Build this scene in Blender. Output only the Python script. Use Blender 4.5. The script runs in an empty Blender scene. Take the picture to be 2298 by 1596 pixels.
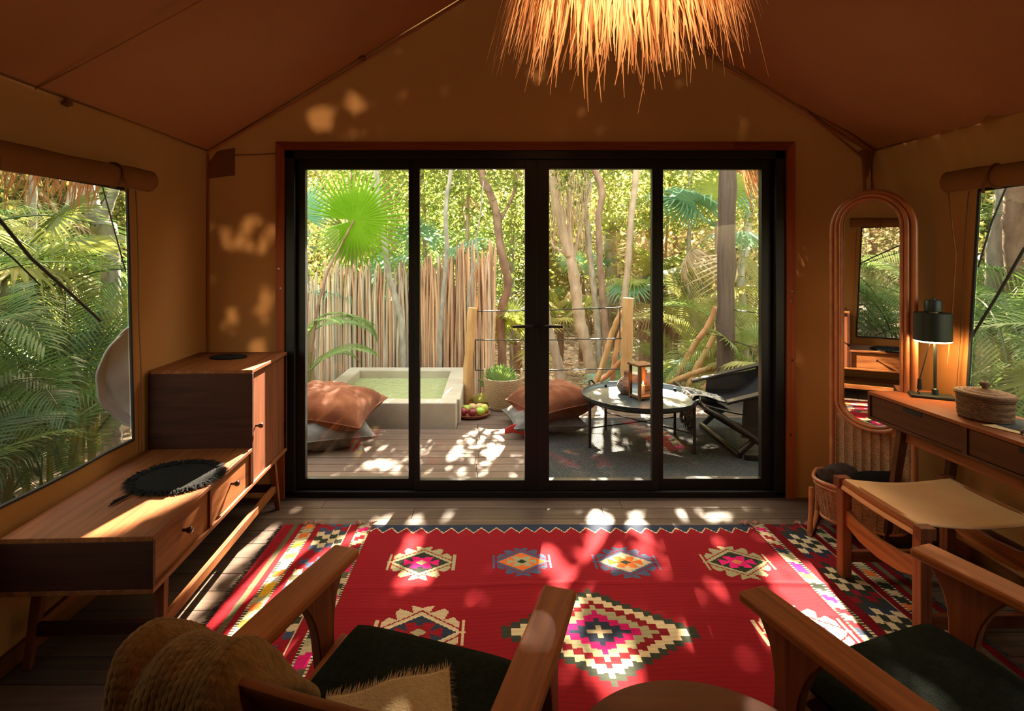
import bpy, math, random
import numpy as np
from mathutils import Vector, Matrix, Euler, noise

# ------------------------------------------------------------ camera, sky, sun, exposure
PI = math.pi
SC = bpy.context.scene
COL = SC.collection
F, CX, CY, EYE = 1280.0, 1100.0, 575.0, 1.5
cam_d = bpy.data.cameras.new('camera')
cam = bpy.data.objects.new('camera', cam_d)
COL.objects.link(cam)
cam.location = (0, 0, EYE)
cam.rotation_euler = (PI / 2, 0, 0)
cam_d.sensor_width = 36
cam_d.lens = 36 * F / 2298
cam_d.shift_x = (1149 - CX) / 2298
cam_d.shift_y = -(798 - CY) / 2298
cam_d.clip_start = 0.02
cam_d.clip_end = 300
SC.camera = cam

SUN = Vector((0.138, 0.834, 0.534)).normalized()      # towards the sun
world = bpy.data.worlds.new('world')
SC.world = world
world.use_nodes = True
wn = world.node_tree.nodes
sky = wn.new('ShaderNodeTexSky')
sky.sky_type = 'NISHITA'
sky.sun_disc = False
sky.sun_elevation = math.asin(SUN.z)
sky.sun_rotation = math.atan2(SUN.x, SUN.y)
sky.air_density = 1.3
sky.dust_density = 3.0
tint = wn.new('ShaderNodeMix')
tint.data_type = 'RGBA'
tint.blend_type = 'MULTIPLY'
tint.inputs[0].default_value = 1.0
tint.inputs[7].default_value = (1.0, 0.79, 0.52, 1)          # hazy, warm-balanced daylight
world.node_tree.links.new(sky.outputs[0], tint.inputs[6])
world.node_tree.links.new(tint.outputs[2], wn['Background'].inputs[0])
wn['Background'].inputs[1].default_value = 2.0
sun_d = bpy.data.lights.new('sun', 'SUN')
sun_d.energy = 62.0
sun_d.angle = math.radians(0.55)
sun_d.color = (1.0, 0.86, 0.66)
sun = bpy.data.objects.new('sun', sun_d)
COL.objects.link(sun)
sun.rotation_euler = (-SUN).to_track_quat('-Z', 'Y').to_euler()

SC.view_settings.view_transform = 'Standard'
SC.view_settings.look = 'None'
SC.view_settings.gamma = 1
SC.view_settings.use_curve_mapping = False
SC.view_settings.exposure = 0.75
cy = SC.cycles
cy.max_bounces = 8
cy.diffuse_bounces = 4
cy.glossy_bounces = 4
cy.transmission_bounces = 6
cy.transparent_max_bounces = 24
cy.sample_clamp_indirect = 4
cy.caustics_reflective = False
cy.caustics_refractive = False
cy.use_denoising = True

RND = random.Random(7)

# ------------------------------------------------------------ helpers
def at(px, py, Y):
    return Vector(((px - CX) / F * Y, Y, EYE - (py - CY) / F * Y))


# base-colour factors
ALBEDO_SCALE = {'canvas': 1.08, 'canvas_roof': 1.65, 'leaf_a': 0.80, 'leaf_y': 0.68, 'leaf_tan': 0.72, 'plaster': 0.88, 'canvas_roll': 0.8, 'walnut': 0.72, 'walnut_z': 0.72, 'teak': 1.05, 'teak_z': 0.95, 'teak_x': 0.8,
             'desk_wood': 0.75, 'desk_dark': 0.7, 'plank': 0.72, 'trim_wood': 0.9, 'trim_wood_x': 0.8, 'leather': 1.05, 'knit': 0.85, 'fringe_cloth': 0.75, 'table_wood': 0.8}


def mat(name, c1, c2=None, rough=0.6, scale=(8, 8, 8), bump=0.0, bscale=60, vary=0.0, metal=0.0, spec=0.5,
        trans=0.0, emis=None, detail=4, sheen=0.0, coat=0.0, dist=0.0, wave=None, ramp=(0.3, 0.7)):
    if name in ALBEDO_SCALE:
        c1 = tuple(v * ALBEDO_SCALE[name] for v in c1)
        c2 = tuple(v * ALBEDO_SCALE[name] for v in c2) if c2 else None
    m = bpy.data.materials.new(name)
    m.use_nodes = True
    nt = m.node_tree
    N, L = nt.nodes, nt.links
    p = N['Principled BSDF']
    out = N['Material Output']
    p.inputs['Roughness'].default_value = rough
    p.inputs['Metallic'].default_value = metal
    p.inputs['Specular IOR Level'].default_value = spec
    if coat:
        p.inputs['Coat Weight'].default_value = coat
        p.inputs['Coat Roughness'].default_value = 0.15
    if sheen:
        p.inputs['Sheen Weight'].default_value = sheen
    tc = N.new('ShaderNodeTexCoord')
    col = None
    if c2 is None:
        rgb = N.new('ShaderNodeRGB')
        rgb.outputs[0].default_value = (*c1, 1)
        col = rgb.outputs[0]
    else:
        mp = N.new('ShaderNodeMapping')
        mp.inputs['Scale'].default_value = scale
        L.new(tc.outputs['Object'], mp.inputs['Vector'])
        oi = N.new('ShaderNodeObjectInfo')
        mlt = N.new('ShaderNodeVectorMath')
        mlt.operation = 'MULTIPLY_ADD'
        mlt.inputs[0].default_value = (37, 17, 23)
        L.new(oi.outputs['Random'], mlt.inputs[1])
        L.new(mp.outputs[0], mlt.inputs[2])
        nz = N.new('ShaderNodeTexNoise')
        nz.inputs['Scale'].default_value = 1.0
        nz.inputs['Detail'].default_value = detail
        nz.inputs['Distortion'].default_value = dist
        L.new(mlt.outputs[0], nz.inputs['Vector'])
        cr = N.new('ShaderNodeValToRGB')
        cr.color_ramp.elements[0].position = ramp[0]
        cr.color_ramp.elements[1].position = ramp[1]
        cr.color_ramp.elements[0].color = (*c1, 1)
        cr.color_ramp.elements[1].color = (*c2, 1)
        L.new(nz.outputs['Fac'], cr.inputs[0])
        col = cr.outputs[0]
    if vary:
        oi2 = N.new('ShaderNodeObjectInfo')
        mr = N.new('ShaderNodeMapRange')
        mr.inputs[3].default_value = 1 - vary
        mr.inputs[4].default_value = 1 + vary
        L.new(oi2.outputs['Random'], mr.inputs[0])
        hs = N.new('ShaderNodeHueSaturation')
        L.new(mr.outputs[0], hs.inputs['Value'])
        L.new(col, hs.inputs['Color'])
        col = hs.outputs[0]
    L.new(col, p.inputs['Base Color'])
    if bump or wave:
        bp = N.new('ShaderNodeBump')
        bp.inputs['Strength'].default_value = bump or 0.5
        bp.inputs['Distance'].default_value = 0.01
        if wave:
            wv = N.new('ShaderNodeTexWave')
            wv.bands_direction = wave[0]
            wv.inputs['Scale'].default_value = wave[1]
            wv.inputs['Distortion'].default_value = wave[2]
            L.new(tc.outputs['Object'], wv.inputs['Vector'])
            L.new(wv.outputs['Fac'], bp.inputs['Height'])
        else:
            n2 = N.new('ShaderNodeTexNoise')
            n2.inputs['Scale'].default_value = bscale
            n2.inputs['Detail'].default_value = 3
            L.new(tc.outputs['Object'], n2.inputs['Vector'])
            L.new(n2.outputs['Fac'], bp.inputs['Height'])
        L.new(bp.outputs[0], p.inputs['Normal'])
    if emis:
        p.inputs['Emission Color'].default_value = (*emis[0], 1)
        p.inputs['Emission Strength'].default_value = emis[1]
    if trans:
        tr = N.new('ShaderNodeBsdfTranslucent')
        mx = N.new('ShaderNodeMixShader')
        mx.inputs[0].default_value = trans
        L.new(col, tr.inputs['Color'])
        L.new(p.outputs[0], mx.inputs[1])
        L.new(tr.outputs[0], mx.inputs[2])
        L.new(mx.outputs[0], out.inputs['Surface'])
    return m


def wood(name, c1, c2, axis=1, rough=0.38, fine=26, coat=0.0, vary=0.0, long=1.6):
    s = [fine, fine, fine]
    s[axis] = long
    return mat(name, c1, c2, rough=max(rough, 0.56), spec=0.12, scale=s, dist=1.2, detail=6, bump=0.05, bscale=90, coat=coat, vary=vary)


class MB:
    def __init__(s):
        s.v, s.f = [], []

    def add(s, vs, fs):
        o = len(s.v)
        s.v.extend(tuple(v) for v in vs)
        s.f.extend(tuple(i + o for i in f) for f in fs)
        return s

    def box(s, x0, x1, y0, y1, z0, z1):
        vs = [(x, y, z) for z in (z0, z1) for y in (y0, y1) for x in (x0, x1)]
        return s.add(vs, [(0, 2, 3, 1), (4, 5, 7, 6), (0, 1, 5, 4), (2, 6, 7, 3), (0, 4, 6, 2), (1, 3, 7, 5)])

    def beam(s, p0, p1, w, h, w1=None, h1=None, up=(0, 0, 1)):
        p0, p1 = Vector(p0), Vector(p1)
        w1 = w if w1 is None else w1
        h1 = h if h1 is None else h1
        d = (p1 - p0).normalized()
        up = Vector(up)
        if abs(d.dot(up)) > 0.98:
            up = Vector((0, 1, 0))
        r = d.cross(up).normalized()
        u = r.cross(d)
        vs = []
        for p, a, b in ((p0, w, h), (p1, w1, h1)):
            for sx, sz in ((-1, -1), (1, -1), (1, 1), (-1, 1)):
                vs.append(p + r * (sx * a / 2) + u * (sz * b / 2))
        return s.add(vs, [(0, 3, 2, 1), (4, 5, 6, 7), (0, 1, 5, 4), (1, 2, 6, 5), (2, 3, 7, 6), (3, 0, 4, 7)])

    def tube(s, pts, r, n=8, cap=True, flat=1.0):
        pts = [Vector(p) for p in pts]
        if not hasattr(r, '__len__'):
            r = [r] * len(pts)
        o = len(s.v)
        ref = None
        for i, p in enumerate(pts):
            d = (pts[min(i + 1, len(pts) - 1)] - pts[max(i - 1, 0)]).normalized()
            if ref is None:
                ref = Vector((0, 0, 1)) if abs(d.z) < 0.9 else Vector((1, 0, 0))
            a = (ref - d * ref.dot(d)).normalized()
            b = d.cross(a)
            ref = a
            for k in range(n):
                t = 2 * PI * k / n
                s.v.append(tuple(p + (a * math.cos(t) + b * math.sin(t) * flat) * r[i]))
        m = len(pts)
        for i in range(m - 1):
            for k in range(n):
                k2 = (k + 1) % n
                s.f.append((o + i * n + k, o + i * n + k2, o + (i + 1) * n + k2, o + (i + 1) * n + k))
        if cap:
            s.f.append(tuple(o + k for k in reversed(range(n))))
            s.f.append(tuple(o + (m - 1) * n + k for k in range(n)))
        return s

    def lathe(s, prof, n=32, c=(0, 0, 0), sx=1.0, sy=1.0):
        o = len(s.v)
        for r, z in prof:
            for k in range(n):
                t = 2 * PI * k / n
                s.v.append((c[0] + r * math.cos(t) * sx, c[1] + r * math.sin(t) * sy, c[2] + z))
        for i in range(len(prof) - 1):
            for k in range(n):
                k2 = (k + 1) % n
                s.f.append((o + i * n + k, o + i * n + k2, o + (i + 1) * n + k2, o + (i + 1) * n + k))
        if prof[0][0] > 1e-4:
            s.f.append(tuple(o + k for k in reversed(range(n))))
        if prof[-1][0] > 1e-4:
            s.f.append(tuple(o + (len(prof) - 1) * n + k for k in range(n)))
        return s

    def prism(s, pts, ex):
        pts = [Vector(p) for p in pts]
        ex = Vector(ex)
        n = len(pts)
        return s.add(pts + [p + ex for p in pts],
                     [tuple(reversed(range(n))), tuple(range(n, 2 * n))] + [(i, (i + 1) % n, n + (i + 1) % n, n + i) for i in range(n)])

    def grid(s, nu, nv, fn, wrap=False):
        o = len(s.v)
        for j in range(nv + 1):
            for i in range(nu + (0 if wrap else 1)):
                s.v.append(tuple(fn(i / nu, j / nv)))
        w = nu if wrap else nu + 1
        for j in range(nv):
            for i in range(nu):
                i2 = (i + 1) % w
                s.f.append((o + j * w + i, o + j * w + i2, o + (j + 1) * w + i2, o + (j + 1) * w + i))
        return s

    def mesh(s, name, m, smooth=30):
        me = bpy.data.meshes.new(name)
        me.from_pydata(s.v, [], s.f)
        me.materials.append(m)
        if smooth:
            me.polygons.foreach_set('use_smooth', [True] * len(me.polygons))
            me.update()
            me.set_sharp_from_angle(angle=math.radians(smooth))
        me.update()
        return me

    def build(s, name, m, parent=None, smooth=30, bevel=0.0, loc=None, rot=None, label=None, kind=None, solid=0.0):
        o = bpy.data.objects.new(name, s.mesh(name, m, smooth))
        COL.objects.link(o)
        if parent:
            o.parent = parent
        if loc:
            o.location = loc
        if rot:
            o.rotation_euler = rot
        if solid:
            sd = o.modifiers.new('solid', 'SOLIDIFY')
            sd.thickness = solid
            sd.offset = 0
        if bevel:
            b = o.modifiers.new('bevel', 'BEVEL')
            b.width = bevel
            b.segments = 2
            b.limit_method = 'ANGLE'
            b.angle_limit = math.radians(40)
            b.harden_normals = False
        if label:
            o['label'] = label
        if kind:
            o['kind'] = kind
        return o


def thing(name, label, cat, loc=(0, 0, 0), rz=0.0, group=None, rot=None):
    o = bpy.data.objects.new(name, None)
    o.empty_display_size = 0.1
    COL.objects.link(o)
    o.location = loc
    o.rotation_euler = rot or (0, 0, rz)
    o['label'] = label
    o['category'] = cat
    if group:
        o['group'] = group
    return o


def tag(o, label=None, cat=None, group=None, kind=None):
    if label:
        o['label'] = label
    if cat:
        o['category'] = cat
    if group:
        o['group'] = group
    if kind:
        o['kind'] = kind
    return o


def struct(name):
    o = bpy.data.objects.new(name, None)
    COL.objects.link(o)
    o['kind'] = 'structure'
    return o


def put(name, me, parent, loc=(0, 0, 0), rot=(0, 0, 0), sc=1.0):
    o = bpy.data.objects.new(name, me)
    COL.objects.link(o)
    o.parent = parent
    o.location = loc
    o.rotation_euler = rot
    o.scale = (sc, sc, sc) if not hasattr(sc, '__len__') else sc
    return o


# ------------------------------------------------------------ materials
M = {}
M['canvas'] = mat('canvas', (0.285, 0.122, 0.036), (0.325, 0.142, 0.043), rough=0.9, scale=(1.5, 1.5, 1.5), bump=0.12, bscale=14, trans=0.032, spec=0.1)
M['canvas_roof'] = mat('canvas_roof', (0.25, 0.130, 0.064), (0.30, 0.157, 0.078), rough=0.85, scale=(1, 1, 1), bump=0.2, bscale=5, spec=0.1)
M['canvas_roll'] = mat('canvas_roll', (0.30, 0.145, 0.055), (0.35, 0.17, 0.068), rough=0.9, scale=(3, 3, 3), bump=0.3, bscale=12, spec=0.1)
M['seam'] = mat('seam', (0.20, 0.095, 0.04), rough=0.9)
M['black_web'] = mat('black_web', (0.012, 0.012, 0.012), rough=0.8)
M['black_metal'] = mat('black_metal', (0.006, 0.006, 0.006), rough=0.45, spec=0.3)
M['trim_wood'] = wood('trim_wood', (0.26, 0.060, 0.018), (0.36, 0.092, 0.026), axis=2, rough=0.5)
M['trim_wood_x'] = wood('trim_wood_x', (0.20, 0.045, 0.015), (0.28, 0.068, 0.020), axis=0, rough=0.5)
M['walnut'] = wood('walnut', (0.14, 0.038, 0.010), (0.30, 0.098, 0.024), axis=1, rough=0.33)
M['walnut_z'] = wood('walnut_z', (0.12, 0.032, 0.011), (0.25, 0.072, 0.024), axis=2, rough=0.36)
M['walnut_x_shaded'] = wood('walnut_x_shaded', (0.024, 0.007, 0.0035), (0.046, 0.013, 0.006), axis=0, rough=0.4)  # same walnut, with the shade on the camera-facing ends put into the colour
M['teak'] = wood('teak', (0.13, 0.036, 0.009), (0.30, 0.092, 0.022), axis=1, rough=0.32, fine=20, long=1.2)
M['teak_z'] = wood('teak_z', (0.11, 0.028, 0.010), (0.22, 0.062, 0.020), axis=2, rough=0.36)
M['teak_x'] = wood('teak_x', (0.11, 0.028, 0.010), (0.22, 0.062, 0.020), axis=0, rough=0.36)
M['table_wood'] = wood('table_wood', (0.12, 0.036, 0.014), (0.17, 0.052, 0.020), axis=0, rough=0.3, fine=9)
M['desk_wood'] = wood('desk_wood', (0.24, 0.066, 0.022), (0.38, 0.115, 0.038), axis=1, rough=0.42)
M['desk_dark'] = wood('desk_dark', (0.085, 0.030, 0.012), (0.14, 0.048, 0.018), axis=1, rough=0.42)
M['knob'] = mat('knob', (0.035, 0.012, 0.008), rough=0.2, coat=0.6)
M['plank'] = wood('plank', (0.070, 0.042, 0.029), (0.13, 0.080, 0.055), axis=0, rough=0.42, fine=30, vary=0.18, long=1.0)
M['deck'] = wood('deck', (0.095, 0.060, 0.043), (0.15, 0.098, 0.072), axis=0, rough=0.55, fine=30, vary=0.13, long=1.0)
M['dark_under'] = mat('dark_under', (0.012, 0.008, 0.006), rough=0.9)
M['cushion'] = mat('cushion', (0.006, 0.008, 0.006), (0.011, 0.014, 0.010), rough=0.95, scale=(60, 60, 60), bump=0.5, bscale=400, spec=0.05)
M['knit'] = mat('knit', (0.14, 0.070, 0.020), (0.25, 0.130, 0.042), rough=1.0, scale=(45, 45, 45), bump=0.25, bscale=200, spec=0.05, sheen=0.1)
M['fringe_cloth'] = mat('fringe_cloth', (0.40, 0.27, 0.14), (0.56, 0.39, 0.22), rough=0.95, scale=(70, 240, 70), bump=0.4, bscale=200, spec=0.05)
M['leather'] = mat('leather', (0.46, 0.24, 0.10), (0.54, 0.30, 0.13), rough=0.5, scale=(4, 4, 4), bump=0.1, bscale=80)
M['rattan'] = mat('rattan', (0.34, 0.105, 0.036), (0.46, 0.155, 0.052), rough=0.4, scale=(14, 14, 14), coat=0.2)
M['wicker'] = mat('wicker', (0.46, 0.20, 0.075), (0.74, 0.36, 0.14), rough=0.6, scale=(60, 60, 190), bump=0.9, wave=('Z', 48, 1.0))
M['dark_blanket'] = mat('dark_blanket', (0.020, 0.010, 0.006), (0.055, 0.025, 0.014), rough=1.0, scale=(30, 30, 30), bump=0.8, bscale=150, spec=0.02, sheen=0.1)
M['black_straw'] = mat('black_straw', (0.006, 0.006, 0.006), (0.016, 0.015, 0.014), rough=0.95, scale=(90, 90, 90), spec=0.04)
M['lamp_green'] = mat('lamp_green', (0.010, 0.016, 0.010), rough=0.45, spec=0.4)
M['lamp_glow'] = mat('lamp_glow', (1, 0.8, 0.5), emis=((1.0, 0.66, 0.30), 22))
M['flame'] = mat('flame', (1, 0.5, 0.1), emis=((1.0, 0.38, 0.08), 30))
M['bulb'] = mat('bulb', (1, 0.6, 0.3), emis=((1.0, 0.52, 0.18), 15))
M['wax'] = mat('wax', (0.85, 0.70, 0.5), rough=0.5)
M['coil'] = mat('coil', (0.17, 0.072, 0.028), (0.33, 0.16, 0.065), rough=0.75, scale=(70, 70, 120), bump=0.9, wave=('Z', 60, 0.4))
M['paper'] = mat('paper', (0.72, 0.50, 0.25), rough=0.8)
M['twig'] = mat('twig', (0.04, 0.02, 0.01), (0.16, 0.08, 0.03), rough=0.8, scale=(40, 40, 40))
M['charcoal'] = mat('charcoal', (0.03, 0.03, 0.03), (0.055, 0.055, 0.052), rough=0.9, scale=(50, 50, 50), bump=0.4, bscale=300)
M['straw'] = mat('straw', (0.46, 0.26, 0.13), (0.74, 0.49, 0.29), rough=0.75, scale=(9, 9, 2), trans=0.3, spec=0.2)
M['thatch'] = mat('thatch', (0.30, 0.13, 0.05), (0.55, 0.27, 0.11), rough=0.9, scale=(9, 9, 2), trans=0.3, spec=0.1)
M['shade_cloth'] = mat('shade_cloth', (0.42, 0.39, 0.35), (0.52, 0.48, 0.43), rough=0.9, scale=(5, 5, 5), bump=0.4, bscale=20)
M['plaster'] = mat('plaster', (0.46, 0.37, 0.27), (0.56, 0.46, 0.34), rough=0.75, scale=(5, 5, 5), bump=0.15, bscale=45)
M['rust_cloth'] = mat('rust_cloth', (0.145, 0.040, 0.015), (0.22, 0.070, 0.028), rough=0.9, scale=(6, 6, 6), bump=0.5, bscale=14, sheen=0.1, spec=0.1)
M['grey_cloth'] = mat('grey_cloth', (0.11, 0.095, 0.082), (0.19, 0.165, 0.145), rough=0.95, scale=(12, 12, 12), bump=0.5, bscale=22, sheen=0.1, spec=0.1)
M['red_cloth'] = mat('red_cloth', (0.60, 0.03, 0.03), rough=0.9)
M['log'] = mat('log', (0.46, 0.23, 0.085), (0.66, 0.37, 0.15), rough=0.6, scale=(20, 20, 2.5), bump=0.25, bscale=30)
M['log_red'] = mat('log_red', (0.42, 0.17, 0.07), (0.62, 0.30, 0.13), rough=0.65, scale=(14, 14, 5), bump=0.3, bscale=20)
M['log_dark'] = mat('log_dark', (0.055, 0.030, 0.019), (0.105, 0.060, 0.040), rough=0.75, scale=(40, 40, 2), bump=0.4, bscale=50)
M['bark_grey'] = mat('bark_grey', (0.20, 0.165, 0.13), (0.42, 0.36, 0.29), rough=0.85, scale=(16, 16, 6), bump=0.5, bscale=30, vary=0.15)
M['bark_brown'] = mat('bark_brown', (0.17, 0.09, 0.055), (0.32, 0.19, 0.12), rough=0.85, scale=(16, 16, 6), bump=0.5, bscale=30, vary=0.15)
M['bark_tan'] = mat('bark_tan', (0.34, 0.23, 0.15), (0.52, 0.37, 0.25), rough=0.85, scale=(18, 18, 7), bump=0.5, bscale=30, vary=0.12)
M['stick'] = mat('stick', (0.34, 0.15, 0.078), (0.70, 0.44, 0.26), rough=0.8, scale=(20, 20, 2.2), bump=0.4, bscale=30, vary=0.35, ramp=(0.25, 0.75))
M['stick_grey'] = mat('stick_grey', (0.30, 0.22, 0.15), (0.66, 0.54, 0.40), rough=0.85, scale=(20, 20, 2.2), bump=0.4, bscale=30, vary=0.3, ramp=(0.25, 0.75))
M['leaf_a'] = mat('leaf_a', (0.22, 0.29, 0.055), (0.42, 0.46, 0.12), rough=0.45, scale=(3, 3, 3), trans=0.5, vary=0.3, spec=0.4)
M['leaf_b'] = mat('leaf_b', (0.13, 0.23, 0.05), (0.26, 0.36, 0.10), rough=0.4, scale=(3, 3, 3), trans=0.4, vary=0.3, spec=0.5)
M['leaf_y'] = mat('leaf_y', (0.42, 0.43, 0.09), (0.66, 0.58, 0.20), rough=0.45, scale=(4, 4, 4), trans=0.55, vary=0.25, spec=0.3)
M['leaf_tan'] = mat('leaf_tan', (0.34, 0.30, 0.12), (0.62, 0.50, 0.26), rough=0.7, scale=(4, 4, 4), trans=0.45, vary=0.25, spec=0.2)
M['leaf_hero'] = mat('leaf_hero', (0.14, 0.31, 0.012), (0.22, 0.40, 0.02), rough=0.4, scale=(3, 3, 3), trans=0.5, spec=0.35)
M['leaf_blue'] = mat('leaf_blue', (0.14, 0.30, 0.17), (0.22, 0.40, 0.25), rough=0.4, scale=(3, 3, 3), trans=0.35, spec=0.5)
M['leaf_dark'] = mat('leaf_dark', (0.05, 0.12, 0.03), (0.12, 0.22, 0.05), rough=0.4, scale=(3, 3, 3), trans=0.35, vary=0.3, spec=0.5)
M['dry'] = mat('dry', (0.38, 0.25, 0.14), (0.62, 0.46, 0.30), rough=0.85, scale=(5, 5, 5), trans=0.3, vary=0.2)
M['soil'] = mat('soil', (0.16, 0.105, 0.070), (0.34, 0.25, 0.17), rough=0.95, scale=(4, 4, 4), bump=0.8, bscale=20)
M['litter'] = mat('litter', (0.30, 0.18, 0.11), (0.72, 0.55, 0.40), rough=0.85, scale=(2, 2, 2), trans=0.1, detail=1)
M['tray'] = mat('tray', (0.045, 0.058, 0.062), (0.07, 0.085, 0.09), rough=0.36, scale=(5, 5, 5), metal=0.35)
M['outdoor_rug'] = mat('outdoor_rug', (0.020, 0.020, 0.019), (0.055, 0.054, 0.050), rough=0.9, scale=(60, 60, 60), bump=1.0, wave=('DIAGONAL', 22, 0.5), spec=0.2)
M['basket'] = mat('basket', (0.40, 0.23, 0.11), (0.60, 0.39, 0.21), rough=0.8, scale=(40, 40, 130), bump=0.7, wave=('Z', 36, 0.6))
M['jug'] = mat('jug', (0.09, 0.04, 0.022), (0.20, 0.095, 0.05), rough=0.55, scale=(30, 30, 120), bump=0.7, wave=('Z', 34, 0.5))
M['lantern_wood'] = wood('lantern_wood', (0.10, 0.040, 0.018), (0.20, 0.085, 0.038), axis=2, rough=0.5)
M['black_wood'] = mat('black_wood', (0.009, 0.007, 0.006), (0.020, 0.015, 0.012), spec=0.2, rough=0.45, scale=(20, 20, 3))
M['black_leather'] = mat('black_leather', (0.009, 0.008, 0.008), rough=0.5, spec=0.2)
M['throw'] = mat('throw', (0.02, 0.02, 0.02), (0.34, 0.30, 0.25), rough=0.95, scale=(30, 60, 60), ramp=(0.45, 0.55))
M['apple_red'] = mat('apple_red', (0.16, 0.010, 0.020), (0.30, 0.03, 0.03), rough=0.25, scale=(12, 12, 12))
M['apple_green'] = mat('apple_green', (0.28, 0.45, 0.03), (0.42, 0.55, 0.06), rough=0.25, scale=(12, 12, 12))
M['pear'] = mat('pear', (0.50, 0.45, 0.06), (0.62, 0.52, 0.12), rough=0.35, scale=(12, 12, 12))
M['tan_fruit'] = mat('tan_fruit', (0.55, 0.33, 0.12), (0.66, 0.42, 0.18), rough=0.5, scale=(12, 12, 12))
M['red_wood'] = mat('red_wood', (0.25, 0.07, 0.04), (0.36, 0.11, 0.06), rough=0.35, scale=(4, 20, 4))
M['cable'] = mat('cable', (0.02, 0.018, 0.015), rough=0.5)


def glass_mat(name, tint, gloss_tint=1.0):
    m = bpy.data.materials.new(name)
    m.use_nodes = True
    N, L = m.node_tree.nodes, m.node_tree.links
    for n in list(N):
        if n.type != 'OUTPUT_MATERIAL':
            N.remove(n)
    fr = N.new('ShaderNodeFresnel')
    fr.inputs[0].default_value = 1.5
    dbl = N.new('ShaderNodeMath')
    dbl.operation = 'MULTIPLY'
    dbl.inputs[1].default_value = 1.1
    tr = N.new('ShaderNodeBsdfTransparent')
    tr.inputs[0].default_value = (*tint, 1)
    gl = N.new('ShaderNodeBsdfGlossy')
    gl.inputs['Roughness'].default_value = 0.0
    mx = N.new('ShaderNodeMixShader')
    L.new(fr.outputs[0], dbl.inputs[0])
    L.new(dbl.outputs[0], mx.inputs[0])
    L.new(tr.outputs[0], mx.inputs[1])
    L.new(gl.outputs[0], mx.inputs[2])
    L.new(mx.outputs[0], N['Material Output'].inputs['Surface'])
    return m


M['glass'] = glass_mat('glass', (0.96, 0.97, 0.95))


def mesh_screen(name, k, c):
    m = bpy.data.materials.new(name)
    m.use_nodes = True
    N, L = m.node_tree.nodes, m.node_tree.links
    p = N['Principled BSDF']
    p.inputs['Base Color'].default_value = (*c, 1)
    p.inputs['Roughness'].default_value = 0.7
    tr = N.new('ShaderNodeBsdfTransparent')
    mx = N.new('ShaderNodeMixShader')
    mx.inputs[0].default_value = k
    L.new(tr.outputs[0], mx.inputs[1])
    L.new(p.outputs[0], mx.inputs[2])
    L.new(mx.outputs[0], N['Material Output'].inputs['Surface'])
    return m


M['screen'] = mesh_screen('screen', 0.60, (0.02, 0.02, 0.02))
mm = bpy.data.materials.new('mirror_glass')
mm.use_nodes = True
mm.node_tree.nodes['Principled BSDF'].inputs['Base Color'].default_value = (0.88, 0.88, 0.86, 1)
mm.node_tree.nodes['Principled BSDF'].inputs['Metallic'].default_value = 1
mm.node_tree.nodes['Principled BSDF'].inputs['Roughness'].default_value = 0.01
M['mirror'] = mm
wm = bpy.data.materials.new('pool_water')
wm.use_nodes = True
N, L = wm.node_tree.nodes, wm.node_tree.links
p = N['Principled BSDF']
p.inputs['Base Color'].default_value = (0.36, 0.38, 0.17, 1)
p.inputs['Roughness'].default_value = 0.04
p.inputs['IOR'].default_value = 1.33
nz = N.new('ShaderNodeTexNoise')
nz.inputs['Scale'].default_value = 9
nz.inputs['Detail'].default_value = 3
nz.inputs['Distortion'].default_value = 1.0
tc = N.new('ShaderNodeTexCoord')
L.new(tc.outputs['Object'], nz.inputs['Vector'])
bp = N.new('ShaderNodeBump')
bp.inputs['Strength'].default_value = 0.6
bp.inputs['Distance'].default_value = 0.03
L.new(nz.outputs['Fac'], bp.inputs['Height'])
L.new(bp.outputs[0], p.inputs['Normal'])
M['water'] = wm

# ------------------------------------------------------------ room shell
XL, XR, YD, YB = -1.755, 2.377, 3.54, -2.6
ZE, XA, ZA = 2.15, 0.31, 3.40
DX0, DX1, DZ = -1.321, 1.879, 2.205            # wooden door casing, outer edges


def wrinkle(x, y, z, a=0.008, s=1.3):
    return a * noise.noise(Vector((x * s, y * s, z * s * 0.5)))


wall = struct('wall_front')
g = MB()


def front_piece(x0, x1, zlo, zhi):
    n = max(2, int(abs(x1 - x0) / 0.08))

    def fn(u, v):
        x = x0 + (x1 - x0) * u
        a, b = zlo(x), zhi(x)
        z = a + (b - a) * v
        return (x, YD + wrinkle(x, 0, z, 0.012), z)
    g.grid(n, 20, fn)


def roofz(x):
    return ZE + (ZA - ZE) * (1 - abs(x - XA) / (XR - XA)) + 0.01


front_piece(XL - 0.06, DX0 + 0.02, lambda x: 0, lambda x: DZ - 0.02)
front_piece(DX1 - 0.02, XR + 0.06, lambda x: 0, lambda x: DZ - 0.02)
front_piece(XL - 0.06, XR + 0.06, lambda x: min(DZ - 0.02, roofz(x) - 0.01), roofz)
g.build('canvas_sheet', M['canvas'], wall, smooth=60)
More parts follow.
